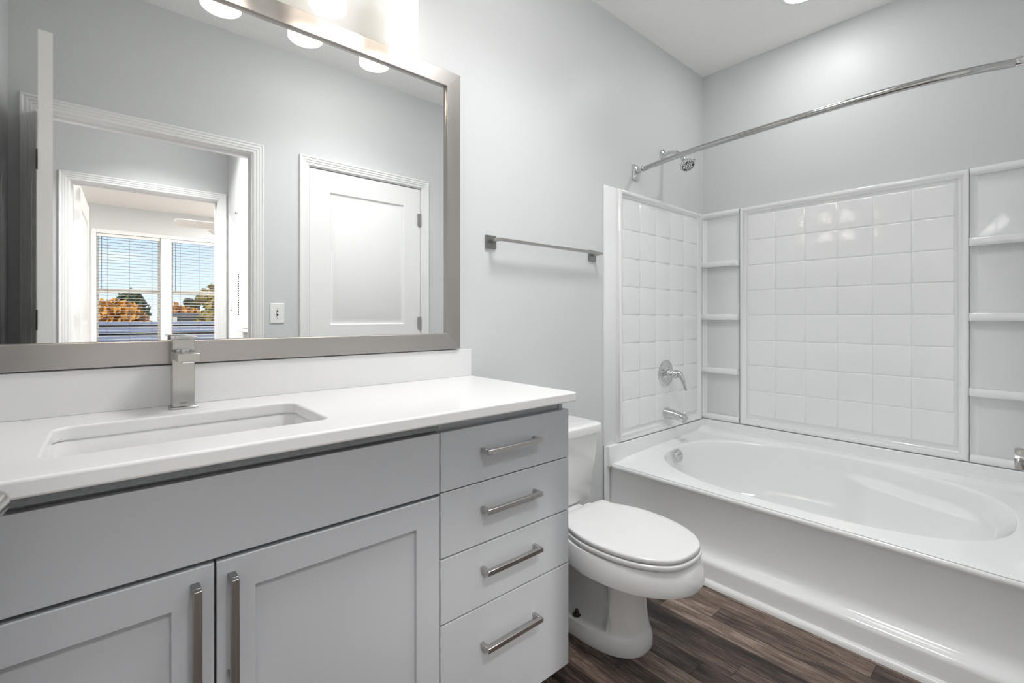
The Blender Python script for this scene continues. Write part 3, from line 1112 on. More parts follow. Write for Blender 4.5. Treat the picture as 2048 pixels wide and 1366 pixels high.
bm = B()  # fill dome added to brighten the bathroom, never in view
lathe(bm, (1.12, 0.72, ZC), (0, 0, -1), [(0, 0.28), (0.02, 0.28), (0.045, 0.25), (0.062, 0.15), (0.068, 0.0)], n=40, cap1=False)
tag(obj('fill_dome', bm, M['dome']), 'wide fill dome added on the bathroom ceiling, out of view', 'ceiling light')
area_lamp('bath_fill_lamp', (1.12, 0.72, ZC - 0.075), 0.54, FILL_BATH, (0.98, 0.99, 1.0), spread=125)

# ------------------------------------------------------------------ towel bar
tb = thing('towel_bar', 'brushed nickel towel bar on the wall right of the mirror', 'towel bar', (1.53, YB, H + 0.315))
for x in (1.206, 1.862):
    bm = B(); box(bm, x - 0.0275, x + 0.0275, YB - 0.009, YB - 0.0005, H + 0.2865, H + 0.3415)
    obj('mounting_plate', bm, M['nickel'], tb, bevel=0.0015)
zb_ = H + 0.3185
for x in (1.206, 1.862):
    bm = B(); box(bm, x - 0.0065, x + 0.0065, YB - 0.060, YB - 0.009, zb_ - 0.0065, zb_ + 0.0065)
    obj('post', bm, M['nickelh'], tb, bevel=0.001)
bm = B(); box(bm, 1.1995, 1.8685, YB - 0.070, YB - 0.057, zb_ - 0.0065, zb_ + 0.0065)
obj('bar', bm, M['nickelh'], tb, bevel=0.002)

# ------------------------------------------------------------------ toilet paper holder on the door wall
ph = thing('paper_holder', 'brushed nickel paper holder at the right edge by the tub', 'paper holder', (1.90, YF, H - 0.392))
px, pz = 1.92, H - 0.392
bm = B(); box(bm, px - 0.028, px + 0.028, YF + 0.0005, YF + 0.010, pz - 0.028, pz + 0.028)
obj('mounting_plate', bm, M['nickelh'], ph, bevel=0.002)
bm = B()
cp = [(-0.028, 0.018), (-0.021, 0.020), (-0.014, 0.026), (-0.008, 0.029), (0.008, 0.029), (0.014, 0.026), (0.021, 0.020), (0.028, 0.018)]
# a cove-edged post: profile in X/Z carried out along +Y
prof2 = [(-0.028, 0.028), (-0.020, 0.028), (-0.018, 0.018), (-0.012, 0.010), (-0.028 + 0.004, 0.006)]
sec = [(-0.018, 0.026), (0.018, 0.026), (0.019, 0.016), (0.023, 0.008), (0.028, 0.004), (0.028, -0.006), (0.022, -0.012), (0.018, -0.022), (0.014, -0.028), (-0.014, -0.028), (-0.018, -0.022), (-0.022, -0.012), (-0.028, -0.006), (-0.028, 0.004), (-0.023, 0.008), (-0.019, 0.016)]
lps = []
for y, s in ((YF + 0.010, 0.8), (YF + 0.030, 0.82), (YF + 0.062, 1.0), (YF + 0.073, 1.0), (YF + 0.076, 0.95)):
    lps.append([Vector((px + a * s, y, pz + b * s)) for a, b in sec])
rings(bm, lps, True, True, True)
obj('post', bm, M['nickelh'], ph)
bm = B(); cyl(bm, (px - 0.12, YF + 0.066, pz), (px - 0.02, YF + 0.066, pz), 0.007, n=16)
obj('roll_bar', bm, M['nickelh'], ph)

# ------------------------------------------------------------------ shower rod
rod = thing('shower_rod', 'polished curved shower curtain rod spanning above the tub', 'shower rod', (2.18, 0.75, H + 0.813))
zr = H + 0.813
ctrl = [(2.236, YB - 0.028, zr), (2.205, 1.40, zr), (2.172, 1.24, zr), (2.148, 1.077, zr), (2.130, 0.80, zr), (2.120, 0.56, zr), (2.123, 0.36, zr), (2.145, 0.20, zr), (2.176, 0.10, zr), (2.208, YF + 0.028, zr)]
bm = B(); tube(bm, spline(ctrl, 10), 0.0128, n=24)
obj('rod', bm, M['rod'], rod)
for y, s, x in ((YB, -1, 2.240), (YF, 1, 2.212)):
    bm = B()
    lps = []
    for h, a, b in ((0.0005, 0.030, 0.044), (0.008, 0.030, 0.044), (0.012, 0.025, 0.040), (0.020, 0.020, 0.034), (0.026, 0.017, 0.022)):
        lps.append([Vector((x + px_, y + s * h, zr + pz_)) for px_, pz_ in rrect(-a, a, -b, b, 0.012, 5)])
    rings(bm, lps, True, True, True)
    obj('flange', bm, M['chrome'], rod)
d0 = Vector((2.236, YB - 0.024, zr)); d1_ = Vector((2.215, YB - 0.070, zr))
e0 = Vector((2.208, YF + 0.024, zr)); e1 = Vector((2.184, YF + 0.085, zr))
for q, w_ in ((d0, d1_), (e0, e1)):
    bm = B()
    L_ = (w_ - q).length
    lathe(bm, q, w_ - q, [(0, 0.0145), (L_ - 0.002, 0.0145), (L_, 0.0132)], n=28)
    sl = obj('sleeve', bm, M['chrome'], rod)
    bm = B()
    mmid = q.lerp(w_, 0.8)
    cyl(bm, mmid + Vector((0, 0, 0.012)), mmid + Vector((0, 0, 0.019)), 0.004, n=10)
    obj('set_screw', bm, M['chrome'], sl)

# ------------------------------------------------------------------ shower head
XT = 2.530
sh = thing('shower_fitting', 'chrome shower head on a bent arm above the surround', 'shower head', (XT, YB, H + 0.98))
za = H + 0.978
bm = B(); lathe(bm, (XT, YB - 0.0005, za), (0, -1, 0), [(0, 0.034), (0.004, 0.034), (0.010, 0.028), (0.014, 0.016), (0.018, 0.0125)], n=36)
obj('flange', bm, M['chrome'], sh)
bm = B()
tube(bm, spline([(XT, YB - 0.012, za), (XT, YB - 0.05, za + 0.002), (XT, YB - 0.085, za - 0.006), (XT, YB - 0.115, za - 0.030), (XT, YB - 0.132, za - 0.052)], 6), 0.0105, n=18)
obj('arm', bm, M['chrome'], sh)
hp = Vector((XT, YB - 0.130, za - 0.050))
ax = Vector((-0.22, -0.55, -0.80)).normalized()
bm = B(); lathe(bm, hp, ax, [(-0.008, 0.010), (0.0, 0.015), (0.012, 0.016), (0.020, 0.013), (0.032, 0.020), (0.052, 0.036), (0.062, 0.042), (0.070, 0.043), (0.074, 0.040), (0.074, 0.036)], n=40)
obj('head', bm, M['chrome'], sh)
bm = B()
fcx = hp + ax * 0.0742
a_ = ax.orthogonal().normalized()
b_ = ax.cross(a_)
for rr, nn, rad in ((0.032, 18, 0.0030), (0.024, 12, 0.0026), (0.014, 8, 0.0026), (0.0, 1, 0.004)):
    for i in range(nn):
        g = 2 * math.pi * i / nn
        c = fcx + a_ * rr * math.cos(g) + b_ * rr * math.sin(g)
        cyl(bm, c, c + ax * 0.0014, rad, n=8)
for g in (0.6, 2.7, 4.8):
    c = fcx + a_ * 0.0275 * math.cos(g) + b_ * 0.0275 * math.sin(g)
    cyl(bm, c, c + ax * 0.0016, 0.0062, n=12)
o = obj('nozzles', bm, M['rubber'], sh)
o['label'] = 'black rubber nozzles'
bm = B()
c = hp + ax * 0.066 + (a_ * 0.0) + Vector((0.0, 0.0, 0.0))
lv_dir = (Vector((0.2, -0.7, 0.5)) - ax * Vector((0.2, -0.7, 0.5)).dot(ax)).normalized()
cyl(bm, c + lv_dir * 0.040, c + lv_dir * 0.050, 0.004, n=10)
obj('spray_lever', bm, M['chrome'], sh)

# ------------------------------------------------------------------ tub surround
ZS0, ZS1 = H - 0.668, H + 0.692
PROF_S = [(0, 0.0), (0, 0.020), (0.003, 0.027), (0.009, 0.031), (0.016, 0.031), (0.022, 0.027), (0.026, 0.021), (0.030, 0.019), (0.034, 0.019), (0.037, 0.016), (0.040, 0.0125)]
TILE_Z0, TILE_H, TR = H - 0.604, 0.1547, 8


def tile_field(bm, P, cols, z0, rows, rh, h0=0.0150, h1=0.0185, gap=0.0010):
    # back sheet
    a0, a1 = cols[0] - 0.004, cols[-1] + 0.004
    b0, b1 = z0 - 0.004, z0 + rows * rh + 0.004
    bm.faces.new([bm.verts.new(P(a, b, h0)) for a, b in ((a0, b0), (a1, b0), (a1, b1), (a0, b1))])
    for i in range(len(cols) - 1):
        for j in range(rows):
            x0, x1 = cols[i] + gap, cols[i + 1] - gap
            y0, y1 = z0 + j * rh + gap, z0 + (j + 1) * rh - gap
            lps = []
            for d, h in ((0, h0), (0.0012, h0 + 0.55 * (h1 - h0)), (0.0035, h0 + 0.86 * (h1 - h0)), (0.008, h1)):
                lps.append([P(x0 + d, y0 + d, h), P(x1 - d, y0 + d, h), P(x1 - d, y1 - d, h), P(x0 + d, y1 - d, h)])
            rings(bm, lps, True, False, True)


def wall_panel(P, a0, a1, acap0, acap1, cols, parent, name):
    """flat flange a0..a1, moulded frame acap0..acap1 with moulded tile field"""
    bm = B()
    q = [(a0, ZS0), (a1, ZS0), (a1, ZS1), (a0, ZS1)]
    rings(bm, [[P(a, b, 0.0006) for a, b in q], [P(a, b, 0.008) for a, b in q], [P(a + (0.001 if a == a0 else -0.001), b + (0.001 if b == ZS0 else -0.001), 0.009) for a, b in q]], True, True, True)
    frame(bm, P, acap0, acap1, ZS0 + 0.002, ZS1 - 0.003, PROF_S)
    tile_field(bm, P, cols, TILE_Z0, TR, TILE_H)
    # fill between frame and tile field
    fa0, fa1, fb0, fb1 = acap0 + 0.038, acap1 - 0.038, ZS0 + 0.04, ZS1 - 0.041
    bm.faces.new([bm.verts.new(P(a, b, 0.0124)) for a, b in ((fa0, fb0), (fa1, fb0), (fa1, fb1), (fa0, fb1))])
    return obj(name, bm, M['acrylic'], parent, sharp=50)


sx0 = 1.957
side = thing('shower_wall_panel', 'white moulded tile pattern panel holding the tub valve and spout', 'wall panel', (2.49, YB, ZS0), 'white moulded tub surround panels')
wall_panel(inplane('y', YB, -1), sx0, XR - 0.002, 2.060, 2.958, [2.104 + i * 0.1595 for i in range(5)] + [2.914], side, 'panel')
bside = thing('shower_wall_panel', 'wide white moulded back panel with corner shelves above the tub', 'wall panel', (XR, 0.755, ZS0), 'white moulded tub surround panels')
wall_panel(inplane('x', XR, -1), YF + 0.002, YB - 0.010, 0.238, 1.272, [0.287 + i * 0.1562 for i in range(7)], bside, 'panel')
eside = thing('shower_wall_panel', 'white moulded panel on the end wall opposite the valve', 'wall panel', (2.49, YF, ZS0), 'white moulded tub surround panels')
wall_panel(inplane('y', YF, 1), sx0, XR - 0.002, 2.060, 2.958, [2.104 + i * 0.1595 for i in range(5)] + [2.914], eside, 'panel')

# shelf columns of the back panel
for ya, yb in ((1.274, YB - 0.0085), (YF + 0.0085, 0.236)):
    col_bm = B()
    # top and bottom rolls
    for zc0, zc1, dep in ((ZS1 - 0.038, ZS1 - 0.001, 0.030), (ZS0 + 0.001, ZS0 + 0.040, 0.034)):
        sec = [(0.006, zc0), (dep * 0.75, zc0 + 0.002), (dep, zc0 + 0.012), (dep, zc1 - 0.010), (dep * 0.75, zc1 - 0.001), (0.006, zc1)]
        lps = [[Vector((XR - a, y, z)) for a, z in sec] for y in (ya, yb)]
        rings(col_bm, lps, True, True, True)
    # side fillets of the recess
    for yy, s in ((ya, 1), (yb, -1)):
        sec = [(0.006, 0), (0.026, 0.0), (0.020, 0.006 * s), (0.012, 0.014 * s), (0.0095, 0.026 * s), (0.006, 0.026 * s)]
        lps = [[Vector((XR - a, yy + b, z)) for a, b in sec] for z in (ZS0 + 0.03, ZS1 - 0.03)]
        rings(col_bm, lps, True, True, True)
    colo = obj('shelf_column', col_bm, M['acrylic'], bside, sharp=50)
    for zs in (H + 0.364, H + 0.022, H - 0.321):
        bm = B()
        pts = rrect(0, 0.060, ya - 0.0005, yb + 0.0005, 0.014, 6)
        lps = []
        for ins, z in ((0.006, zs - 0.036), (0.001, zs - 0.030), (0.0, zs - 0.022), (0.0, zs - 0.006), (0.002, zs - 0.001), (0.006, zs)):
            lps.append([Vector((XR - 0.008 - (max(0.0, p - ins) if p > 0.02 else p), y, z)) for p, y in pts])
        rings(bm, lps, True, True, True)
        obj('shelf', bm, M['acrylic'], colo, sharp=50)

# ------------------------------------------------------------------ bathtub
tub = thing('bathtub', 'long white acrylic bathtub with an oval basin and smooth apron', 'bathtub', (2.5, 0.75, 0))
TX0, TX1, TY0, TY1 = 2.000, XR - 0.004, YF + 0.004, YB - 0.004
ZR = H - 0.764
bm = B()
N = 224
OC = (2.505, 0.748)
OA, OB, OE = 0.432, 0.685, 2.45


def sup(cx, cy, a, b, e, th):
    c, s = math.cos(th), math.sin(th)
    return (cx + a * math.copysign(abs(c) ** (2 / e), c), cy + b * math.copysign(abs(s) ** (2 / e), s))


ths = [2 * math.pi * (i + 0.5) / N for i in range(N)]
opening = [sup(*OC, OA, OB, OE, t_) for t_ in ths]


def edge_pt(x, y):
    dx, dy = x - OC[0], y - OC[1]
    k = 1e9
    if dx > 1e-9: k = min(k, (TX1 - OC[0]) / dx)
    if dx < -1e-9: k = min(k, (TX0 - OC[0]) / dx)
    if dy > 1e-9: k = min(k, (TY1 - OC[1]) / dy)
    if dy < -1e-9: k = min(k, (TY0 - OC[1]) / dy)
    return (OC[0] + dx * k, OC[1] + dy * k)


outer = [edge_pt(x, y) for x, y in opening]
# move the nearest outer samples onto the rectangle's corners
for cx, cy in ((TX0, TY0), (TX0, TY1), (TX1, TY0), (TX1, TY1)):
    i = min(range(N), key=lambda k: (outer[k][0] - cx) ** 2 + (outer[k][1] - cy) ** 2)
    outer[i] = (cx, cy)


def deck_z(x, y):
    z = ZR
    z += 0.030 * (x - TX0)
    z += 0.016 * smooth((x - 2.895) / 0.045)
    k = smooth((x - 2.05) / 0.10)
    z += 0.012 * k * smooth((y - (TY1 - 0.085)) / 0.05)
    z += 0.012 * k * smooth(((TY0 + 0.085) - y) / 0.05)
    return z


loops = []
for k in range(15):
    f = k / 14
    lp = []
    for (ox, oy), (ix, iy) in zip(outer, opening):
        g = f
        x = ox + (ix - ox) * g
        y = oy + (iy - oy) * g
        z = deck_z(x, y)
        if k == 14:
            pass
        lp.append([x, y, z])
    loops.append(lp)
# flatten the raise near the opening edge
bc = (2.505, 0.90)
BA, BB = 0.285, 0.43
DEP = 0.315


def basin_pt(i, w):
    ox, oy = opening[i]
    bx, by = sup(*bc, BA, BB, 2.3, ths[i])
    zo = deck_z(ox, oy)
    f = math.sqrt(max(0.0, 1 - (1 - w) ** 3.0))
    ww = w
    x = ox + (bx - ox) * ww
    y = oy + (by - oy) * ww
    z = zo - DEP * f
    # arm rests: the side walls bulge inwards towards the sloping back
    d = (zo - z)
    ang = smooth((0.72 - y) / 0.16) * smooth((y - 0.10) / 0.20)
    bulge = 0.075 * ang * smooth((d - 0.085) / 0.030)
    x += (bulge if x < OC[0] else -bulge)
    # rolled head end: a raised crescent below the rim
    hd = smooth((0.22 - oy) / 0.14) * smooth((d - 0.025) / 0.02) * (1 - smooth((d - 0.25) / 0.06))
    y += 0.040 * hd
    return [x, y, z]


for w in (0.0,):
    pass
lip = []
for i in range(N):
    ox, oy = opening[i]
    lip.append([ox, oy, deck_z(ox, oy)])
ws = [0, 0, 0, 0.014, 0.018, 0.022, 0.0255, 0.029, 0.032, 0.035, 0.038, 0.041, 0.044, 0.047, 0.051, 0.056, 0.062, 0.07, 0.08, 0.092, 0.105, 0.12, 0.14, 0.165, 0.19, 0.22, 0.25, 0.28, 0.32, 0.36, 0.41, 0.46, 0.52, 0.58, 0.65, 0.72, 0.8, 0.9, 1.0]
# soften the lip: first basin ring slides inwards before it drops
lipr = []
for r_in, dz in ((0.004, 0.0006), (0.009, 0.0035), (0.013, 0.009), (0.015, 0.017)):
    lp = []
    for i in range(N):
        ox, oy = opening[i]
        dx, dy = OC[0] - ox, OC[1] - oy
        L_ = math.hypot(dx, dy)
        lp.append([ox + dx / L_ * r_in, oy + dy / L_ * r_in, deck_z(ox, oy) - dz])
    lipr.append(lp)
for lp in lipr:
    loops.append(lp)
for w in ws[3:]:
    lp = []
    for i in range(N):
        p = basin_pt(i, w)
        ox, oy = opening[i]
        dx, dy = OC[0] - ox, OC[1] - oy
        L_ = math.hypot(dx, dy)
        k = 0.015 * (1 - w)
        lp.append([p[0] + dx / L_ * k, p[1] + dy / L_ * k, p[2]])
    loops.append(lp)
for s_, dz in ((0.75, 0.003), (0.45, 0.006), (0.15, 0.008), (0.02, 0.0085)):
    lp = []
    for i in range(N):
        bx, by = sup(*bc, BA, BB, 2.3, ths[i])
        lp.append([bc[0] + (bx - bc[0]) * s_, bc[1] + (by - bc[1]) * s_, ZR - DEP - dz])
    loops.append(lp)
# outer skirt going down so that the shell is closed
sk1 = [[x, y, ZR - 0.02] for x, y in outer]
vv = rings(bm, [[Vector(p) for p in lp] for lp in loops], True, False, True)
obj('basin', bm, M['tub'], tub, sharp=60)
# apron: profile carried along Y
bm = B()
ap = [(TX0 + 0.012, ZR + 0.0002), (TX0 + 0.004, ZR - 0.0005), (TX0 - 0.001, ZR - 0.003), (TX0 - 0.004, ZR - 0.008), (TX0 - 0.005, ZR - 0.014), (TX0 - 0.003, ZR - 0.022), (TX0 + 0.002, ZR - 0.030),
      (TX0 + 0.004, 0.20), (TX0 + 0.003, 0.150), (TX0 - 0.001, 0.128), (TX0 - 0.010, 0.110), (TX0 - 0.024, 0.101), (TX0 - 0.040, 0.096), (TX0 - 0.047, 0.090), (TX0 - 0.050, 0.078), (TX0 - 0.054, 0.002), (TX0 + 0.012, 0.002)]
lps = [[Vector((x, y, z)) for x, z in ap] for y in (TY0, TY1)]
rings(bm, lps, True, True, True)
obj('apron', bm, M['tub'], tub, sharp=50)
# tile flange that meets the surround
bm = B()
for (x0, x1, y0, y1) in ((TX1 - 0.030, TX1, TY0, TY1), (TX0 - 0.028, TX1 - 0.0302, TY1 - 0.026, TY1 - 0.0003), (TX0 - 0.028, TX1 - 0.0302, TY0 + 0.0003, TY0 + 0.026)):
    box(bm, x0, x1, y0, y1, ZR - 0.012, ZS0 - 0.0004)
box(bm, TX0 - 0.045, TX0 - 0.004, TY1 - 0.010, TY1 - 0.0006, 0.08, ZS0 - 0.001)
obj('tiling_flange', bm, M['tub'], tub, bevel=0.004, segs=3)
ov = thing('overflow_plate', 'round chrome overflow plate inside the tap end of the tub', 'overflow plate', (2.50, 1.39, H - 0.79))
bm = B()
oax = Vector((0, -1, 0.22)).normalized()
lathe(bm, (2.480, 1.395, H - 0.792), oax, [(0, 0.037), (0.006, 0.037), (0.011, 0.033), (0.012, 0.022), (0.009, 0.018), (0.009, 0.0)], n=36, cap1=False)
obj('plate', bm, M['chrome'], ov)
bm = B(); box(bm, 2.478, 2.498, 1.374, 1.386, H - 0.786, H - 0.781)
obj('trip_lever', bm, M['chrome'], ov, bevel=0.001)
bm = B(); lathe(bm, (2.505, 1.15, ZR - DEP - 0.003), (0, 0, 1), [(0, 0.035), (0.003, 0.034), (0.004, 0.026), (0.002, 0.022), (0.002, 0.0)], n=32, cap1=False)
tag(obj('tub_drain', bm, M['chrome']), 'round chrome drain in the floor of the bathtub', 'drain')
# quarter round between tub and floor
bm = B()
sec = [(TX0 - 0.054, 0.0), (TX0 - 0.076, 0.0), (TX0 - 0.0745, 0.009), (TX0 - 0.069, 0.017), (TX0 - 0.061, 0.0215), (TX0 - 0.054, 0.022)]
rings(bm, [[Vector((x, y, z)) for x, z in sec] for y in (YF, YB - 0.013)], True, True, True)
struct('trim_5', bm, M['trim'])

# valve and spout on the side panel
YP = YB - 0.0185
vx, vz = 2.531, H - 0.333
vt = thing('tub_valve', 'round chrome tub valve with a curved lever on the tiled panel', 'tub valve', (vx, YP, vz))
bm = B(); lathe(bm, (vx, YP, vz), (0, -1, 0), [(0, 0.080), (0.003, 0.080), (0.008, 0.074), (0.011, 0.060), (0.012, 0.050), (0.010, 0.046), (0.014, 0.030), (0.016, 0.026)], n=56)
obj('escutcheon', bm, M['chrome'], vt)
bm = B()
lathe(bm, (vx, YP - 0.014, vz), (0, -1, 0), [(0, 0.026), (0.018, 0.024), (0.020, 0.026), (0.036, 0.0245), (0.038, 0.023), (0.055, 0.025), (0.066, 0.020), (0.070, 0.008)], n=32)
obj('hub', bm, M['chrome'], vt)
bm = B()
pts = spline([(vx, YP - 0.062, vz + 0.006), (vx + 0.003, YP - 0.086, vz + 0.004), (vx + 0.006, YP - 0.104, vz - 0.022), (vx + 0.008, YP - 0.115, vz - 0.058), (vx + 0.010, YP - 0.125, vz - 0.090)], 6)
tube(bm, pts, [0.021 - 0.0125 * (i / (len(pts) - 1)) ** 0.8 for i in range(len(pts))], n=18, squash=(1.0, 0.8))
obj('lever', bm, M['chrome'], vt)
sp = thing('tub_spout', 'chrome tub spout below the valve', 'tub spout', (vx, YP, H - 0.572))
spz = H - 0.570
bm = B()
pts = [(vx, YP + 0.000, spz), (vx, YP - 0.02, spz), (vx, YP - 0.06, spz - 0.003), (vx, YP - 0.10, spz - 0.008), (vx, YP - 0.125, spz - 0.013), (vx, YP - 0.138, spz - 0.020)]
tube(bm, pts, [0.033, 0.032, 0.027, 0.024, 0.022, 0.012], n=28)
cyl(bm, (vx, YP - 0.118, spz - 0.018), (vx, YP - 0.120, spz - 0.038), 0.016, 0.0145, n=20)
obj('body', bm, M['chrome'], sp)
bm = B(); cyl(bm, (vx, YP - 0.120, spz + 0.006), (vx, YP - 0.120, spz + 0.018), 0.0035, n=10)
lathe(bm, (vx, YP - 0.120, spz + 0.016), (0, 0, 1), [(0, 0.005), (0.004, 0.0065), (0.008, 0.004)], n=14)
obj('diverter_knob', bm, M['chrome'], sp)

# ------------------------------------------------------------------ toilet
TC = 1.388
toi = thing('toilet', 'white two piece toilet with closed lid between vanity and tub', 'toilet', (TC, 1.15, 0))


def egg(yf, yb, hw, k, n=64, wide=0.42, e=2.25):
    """loop around; front (low y) at angle -90. wide = where along the length the widest point sits (from back)"""
    yc = yb + (yf - yb) * wide
    o = []
    for i in range(n):
        t_ = 2 * math.pi * i / n
        c, s = math.cos(t_), math.sin(t_)
        x = hw * math.copysign(abs(c) ** (2 / e), c)
        y = yc + ((yb - yc) if s > 0 else (yc - yf)) * math.copysign(abs(s) ** (2 / e), s)
        o.append((x, y))
    return o


body = [  # z, front y, back y, half width, pinch
    (0.000, 0.897, 1.345, 0.122, 0), (0.010, 0.893, 1.348, 0.125, 0), (0.035, 0.895, 1.346, 0.123, 0), (0.054, 0.900, 1.343, 0.119, 0.0), (0.060, 0.902, 1.343, 0.116, 0.04), (0.065, 0.904, 1.342, 0.1145, 0.30),
    (0.078, 0.906, 1.340, 0.112, 0.46), (0.095, 0.910, 1.338, 0.109, 0.50), (0.130, 0.914, 1.33, 0.105, 0.52), (0.170, 0.916, 1.32, 0.101, 0.50),
    (0.205, 0.914, 1.31, 0.100, 0.42), (0.222, 0.905, 1.30, 0.104, 0.34), (0.236, 0.872, 1.29, 0.116, 0.24), (0.250, 0.825, 1.275, 0.138, 0.15), (0.266, 0.775, 1.262, 0.162, 0.08),
    (0.278, 0.752, 1.25, 0.172, 0.04), (0.283, 0.738, 1.245, 0.180, 0.0), (0.2855, 0.722, 1.24, 0.1905, 0), (0.290, 0.713, 1.24, 0.1955, 0), (0.300, 0.711, 1.24, 0.1965, 0), (0.330, 0.717, 1.236, 0.193, 0), (0.352, 0.725, 1.232, 0.189, 0),
    (0.362, 0.732, 1.23, 0.185, 0), (0.366, 0.744, 1.225, 0.175, 0)]
bm = B()
lps = []
for z, yf, yb, hw, pin in body:
    e_ = 2.5 if z < 0.22 else 2.15
    lp = []
    for x, y in egg(yf, yb, hw, 0, 80, 0.5 if z < 0.22 else 0.46, e_):
        if pin:
            g = smooth((y - 0.985) / 0.045)
            bul = 1 + 0.04 * math.sin((y - 1.0) * 26 + z * 30) * g
            x *= (1 - pin * g) * bul
        lp.append(Vector((TC + x, y, z)))
    lps.append(lp)
rings(bm, lps, True, True, True)
# rear deck under the tank
lps = []
for z, g in ((0.235, -0.035), (0.262, -0.010), (0.30, 0.0), (0.352, 0.002), (0.360, -0.002)):
    lps.append([Vector((TC + x, y, z)) for x, y in rrect(-0.112 - g, 0.112 + g, 1.16, 1.455 + g, 0.03, 5)])
rings(bm, lps, True, True, True)
obj('bowl', bm, M['porcelain'], toi, sharp=40)

half = [(0.0, 0.731), (0.045, 0.735), (0.088, 0.752), (0.128, 0.790), (0.158, 0.845), (0.176, 0.915), (0.181, 0.985), (0.175, 1.050), (0.158, 1.105), (0.142, 1.140), (0.139, 1.165), (0.1395, 1.188), (0.118, 1.196), (0.05, 1.199), (0.0, 1.199)]
sp_ = spline([(x, y, 0) for x, y in half], 5)
outl = [(p.x, p.y) for p in sp_] + [(-p.x, p.y) for p in reversed(sp_[1:-1])]


def slab(outline, z0, z1, grow, dome, cy=0.98, edge=0.004):
    bm = B()
    def sc(f, z):
        lp = []
        for x, y in outline:
            lp.append(Vector((TC + x * f, cy + (y - cy) * f, z)))
        return lp
    g = grow
    lps = [sc(g - 0.03, z0), sc(g - 0.006, z0), sc(g, z0 + edge * 0.6), sc(g, z1 - edge), sc(g - 0.010, z1 - edge * 0.3), sc(g - 0.03, z1)]
    for f, q in ((0.85, 0.35), (0.65, 0.65), (0.4, 0.9), (0.15, 1.0)):
        lps.append(sc(g * f, z1 + dome * q))
    rings(bm, lps, True, True, True)
    return bm


obj('seat', slab(outl, 0.3685, 0.384, 1.018, 0), M['seat'], toi, sharp=50)
obj('lid', slab(outl, 0.388, 0.4025, 1.0, 0.004, edge=0.005), M['seat'], toi, sharp=50)
for s in (-1, 1):
    bm = B()
    box(bm, TC + s * 0.075 - 0.022, TC + s * 0.075 + 0.022, 1.185, 1.225, 0.364, 0.392)
    obj('hinge', bm, M['seat'], toi, bevel=0.006, segs=3)

bm = B()
lps = []
for z, hw, yf, yb, r in ((0.352, 0.185, 1.318, 1.488, 0.03), (0.362, 0.203, 1.300, 1.498, 0.035), (0.376, 0.210, 1.292, 1.502, 0.035), (0.52, 0.222, 1.282, 1.504, 0.035), (0.652, 0.231, 1.276, 1.505, 0.035)):
    lps.append([Vector((TC + x, y - 0.008 * (1 - (x / hw) ** 2) * (1 if y < 1.4 else 0), z)) for x, y in rrect(-hw, hw, yf, yb, r, 6)])
rings(bm, lps, True, True, True)
obj('tank', bm, M['porcelain'], toi, sharp=40)
bm = B()
lps = []
for z, hw, yf, yb, r in ((0.650, 0.236, 1.268, 1.510, 0.036), (0.654, 0.2425, 1.260, 1.512, 0.04), (0.676, 0.2445, 1.257, 1.513, 0.04), (0.685, 0.242, 1.260, 1.511, 0.04), (0.690, 0.234, 1.269, 1.505, 0.04), (0.6915, 0.215, 1.285, 1.49, 0.03)):
    lps.append([Vector((TC + x, y - 0.010 * (1 - (x / hw) ** 2) * (1 if y < 1.4 else 0), z)) for x, y in rrect(-hw, hw, yf, yb, r, 6)])
rings(bm, lps, True, True, True)
obj('tank_lid', bm, M['porcelain'], toi, sharp=40)
bm = B()
lathe(bm, (TC - 0.165, 1.286, 0.612), (0, -1, 0), [(0, 0.013), (0.010, 0.012), (0.014, 0.008)], n=20)
tube(bm, [(TC - 0.165, 1.266, 0.612), (TC - 0.13, 1.262, 0.608), (TC - 0.09, 1.262, 0.600)], [0.006, 0.006, 0.007], n=12)
obj('flush_lever', bm, M['chrome'], toi)
for s in (-1, 1):
    bm = B()
    bx_, by_ = TC + s * 0.096, 1.125
    lathe(bm, (bx_, by_, 0.060), (0, 0, 1), [(0, 0.016), (0.003, 0.016), (0.004, 0.0095), (0.011, 0.0095), (0.0115, 0.006), (0.021, 0.006), (0.021, 0.0)], n=20, cap1=False)
    o = obj('floor_bolt', bm, M['bolt'], toi)
    o['label'] = 'dark uncapped floor bolt'

# ------------------------------------------------------------------ outside, seen through the bedroom window
GZ = -5.5
bm = B(); box(bm, -90, 110, -190, YW - 0.3, GZ - 0.3, GZ)
g = struct('ground', bm, M['ground'])


def lowroof(name, label, x0, x1, y0, y1, ze, zr_, group=None):
    """a building with a wide low roof whose ridge runs along X"""
    t = thing(name, label, 'building', ((x0 + x1) / 2, (y0 + y1) / 2, GZ), group)
    bm = B(); box(bm, x0 + 0.5, x1 - 0.5, y0 + 0.5, y1 - 0.5, GZ, ze)
    obj('wall', bm, M['whitewall'], t)
    bm = B()
    ym = (y0 + y1) / 2
    sec = [(y1, ze - 0.25), (y1, ze), (ym, zr_), (y0, ze), (y0, ze - 0.25)]
    rings(bm, [[Vector((x, y, z)) for y, z in sec] for x in (x0, x1)], True, True, True)
    obj('roof', bm, M['roof'], t)
    bm = B()  # dark strips put the bluish shadow rows into the roof's colour
    n = 9
    for k in range(n):
        f = (k + 0.5) / n
        y = y1 + (ym - y1) * f
        z = ze + (zr_ - ze) * f
        box(bm, x0, x1, y - 0.28, y + 0.28, z + 0.02, z + 0.06)
    obj('roof_shadow_bands', bm, M['roofdark'], t)
    return t


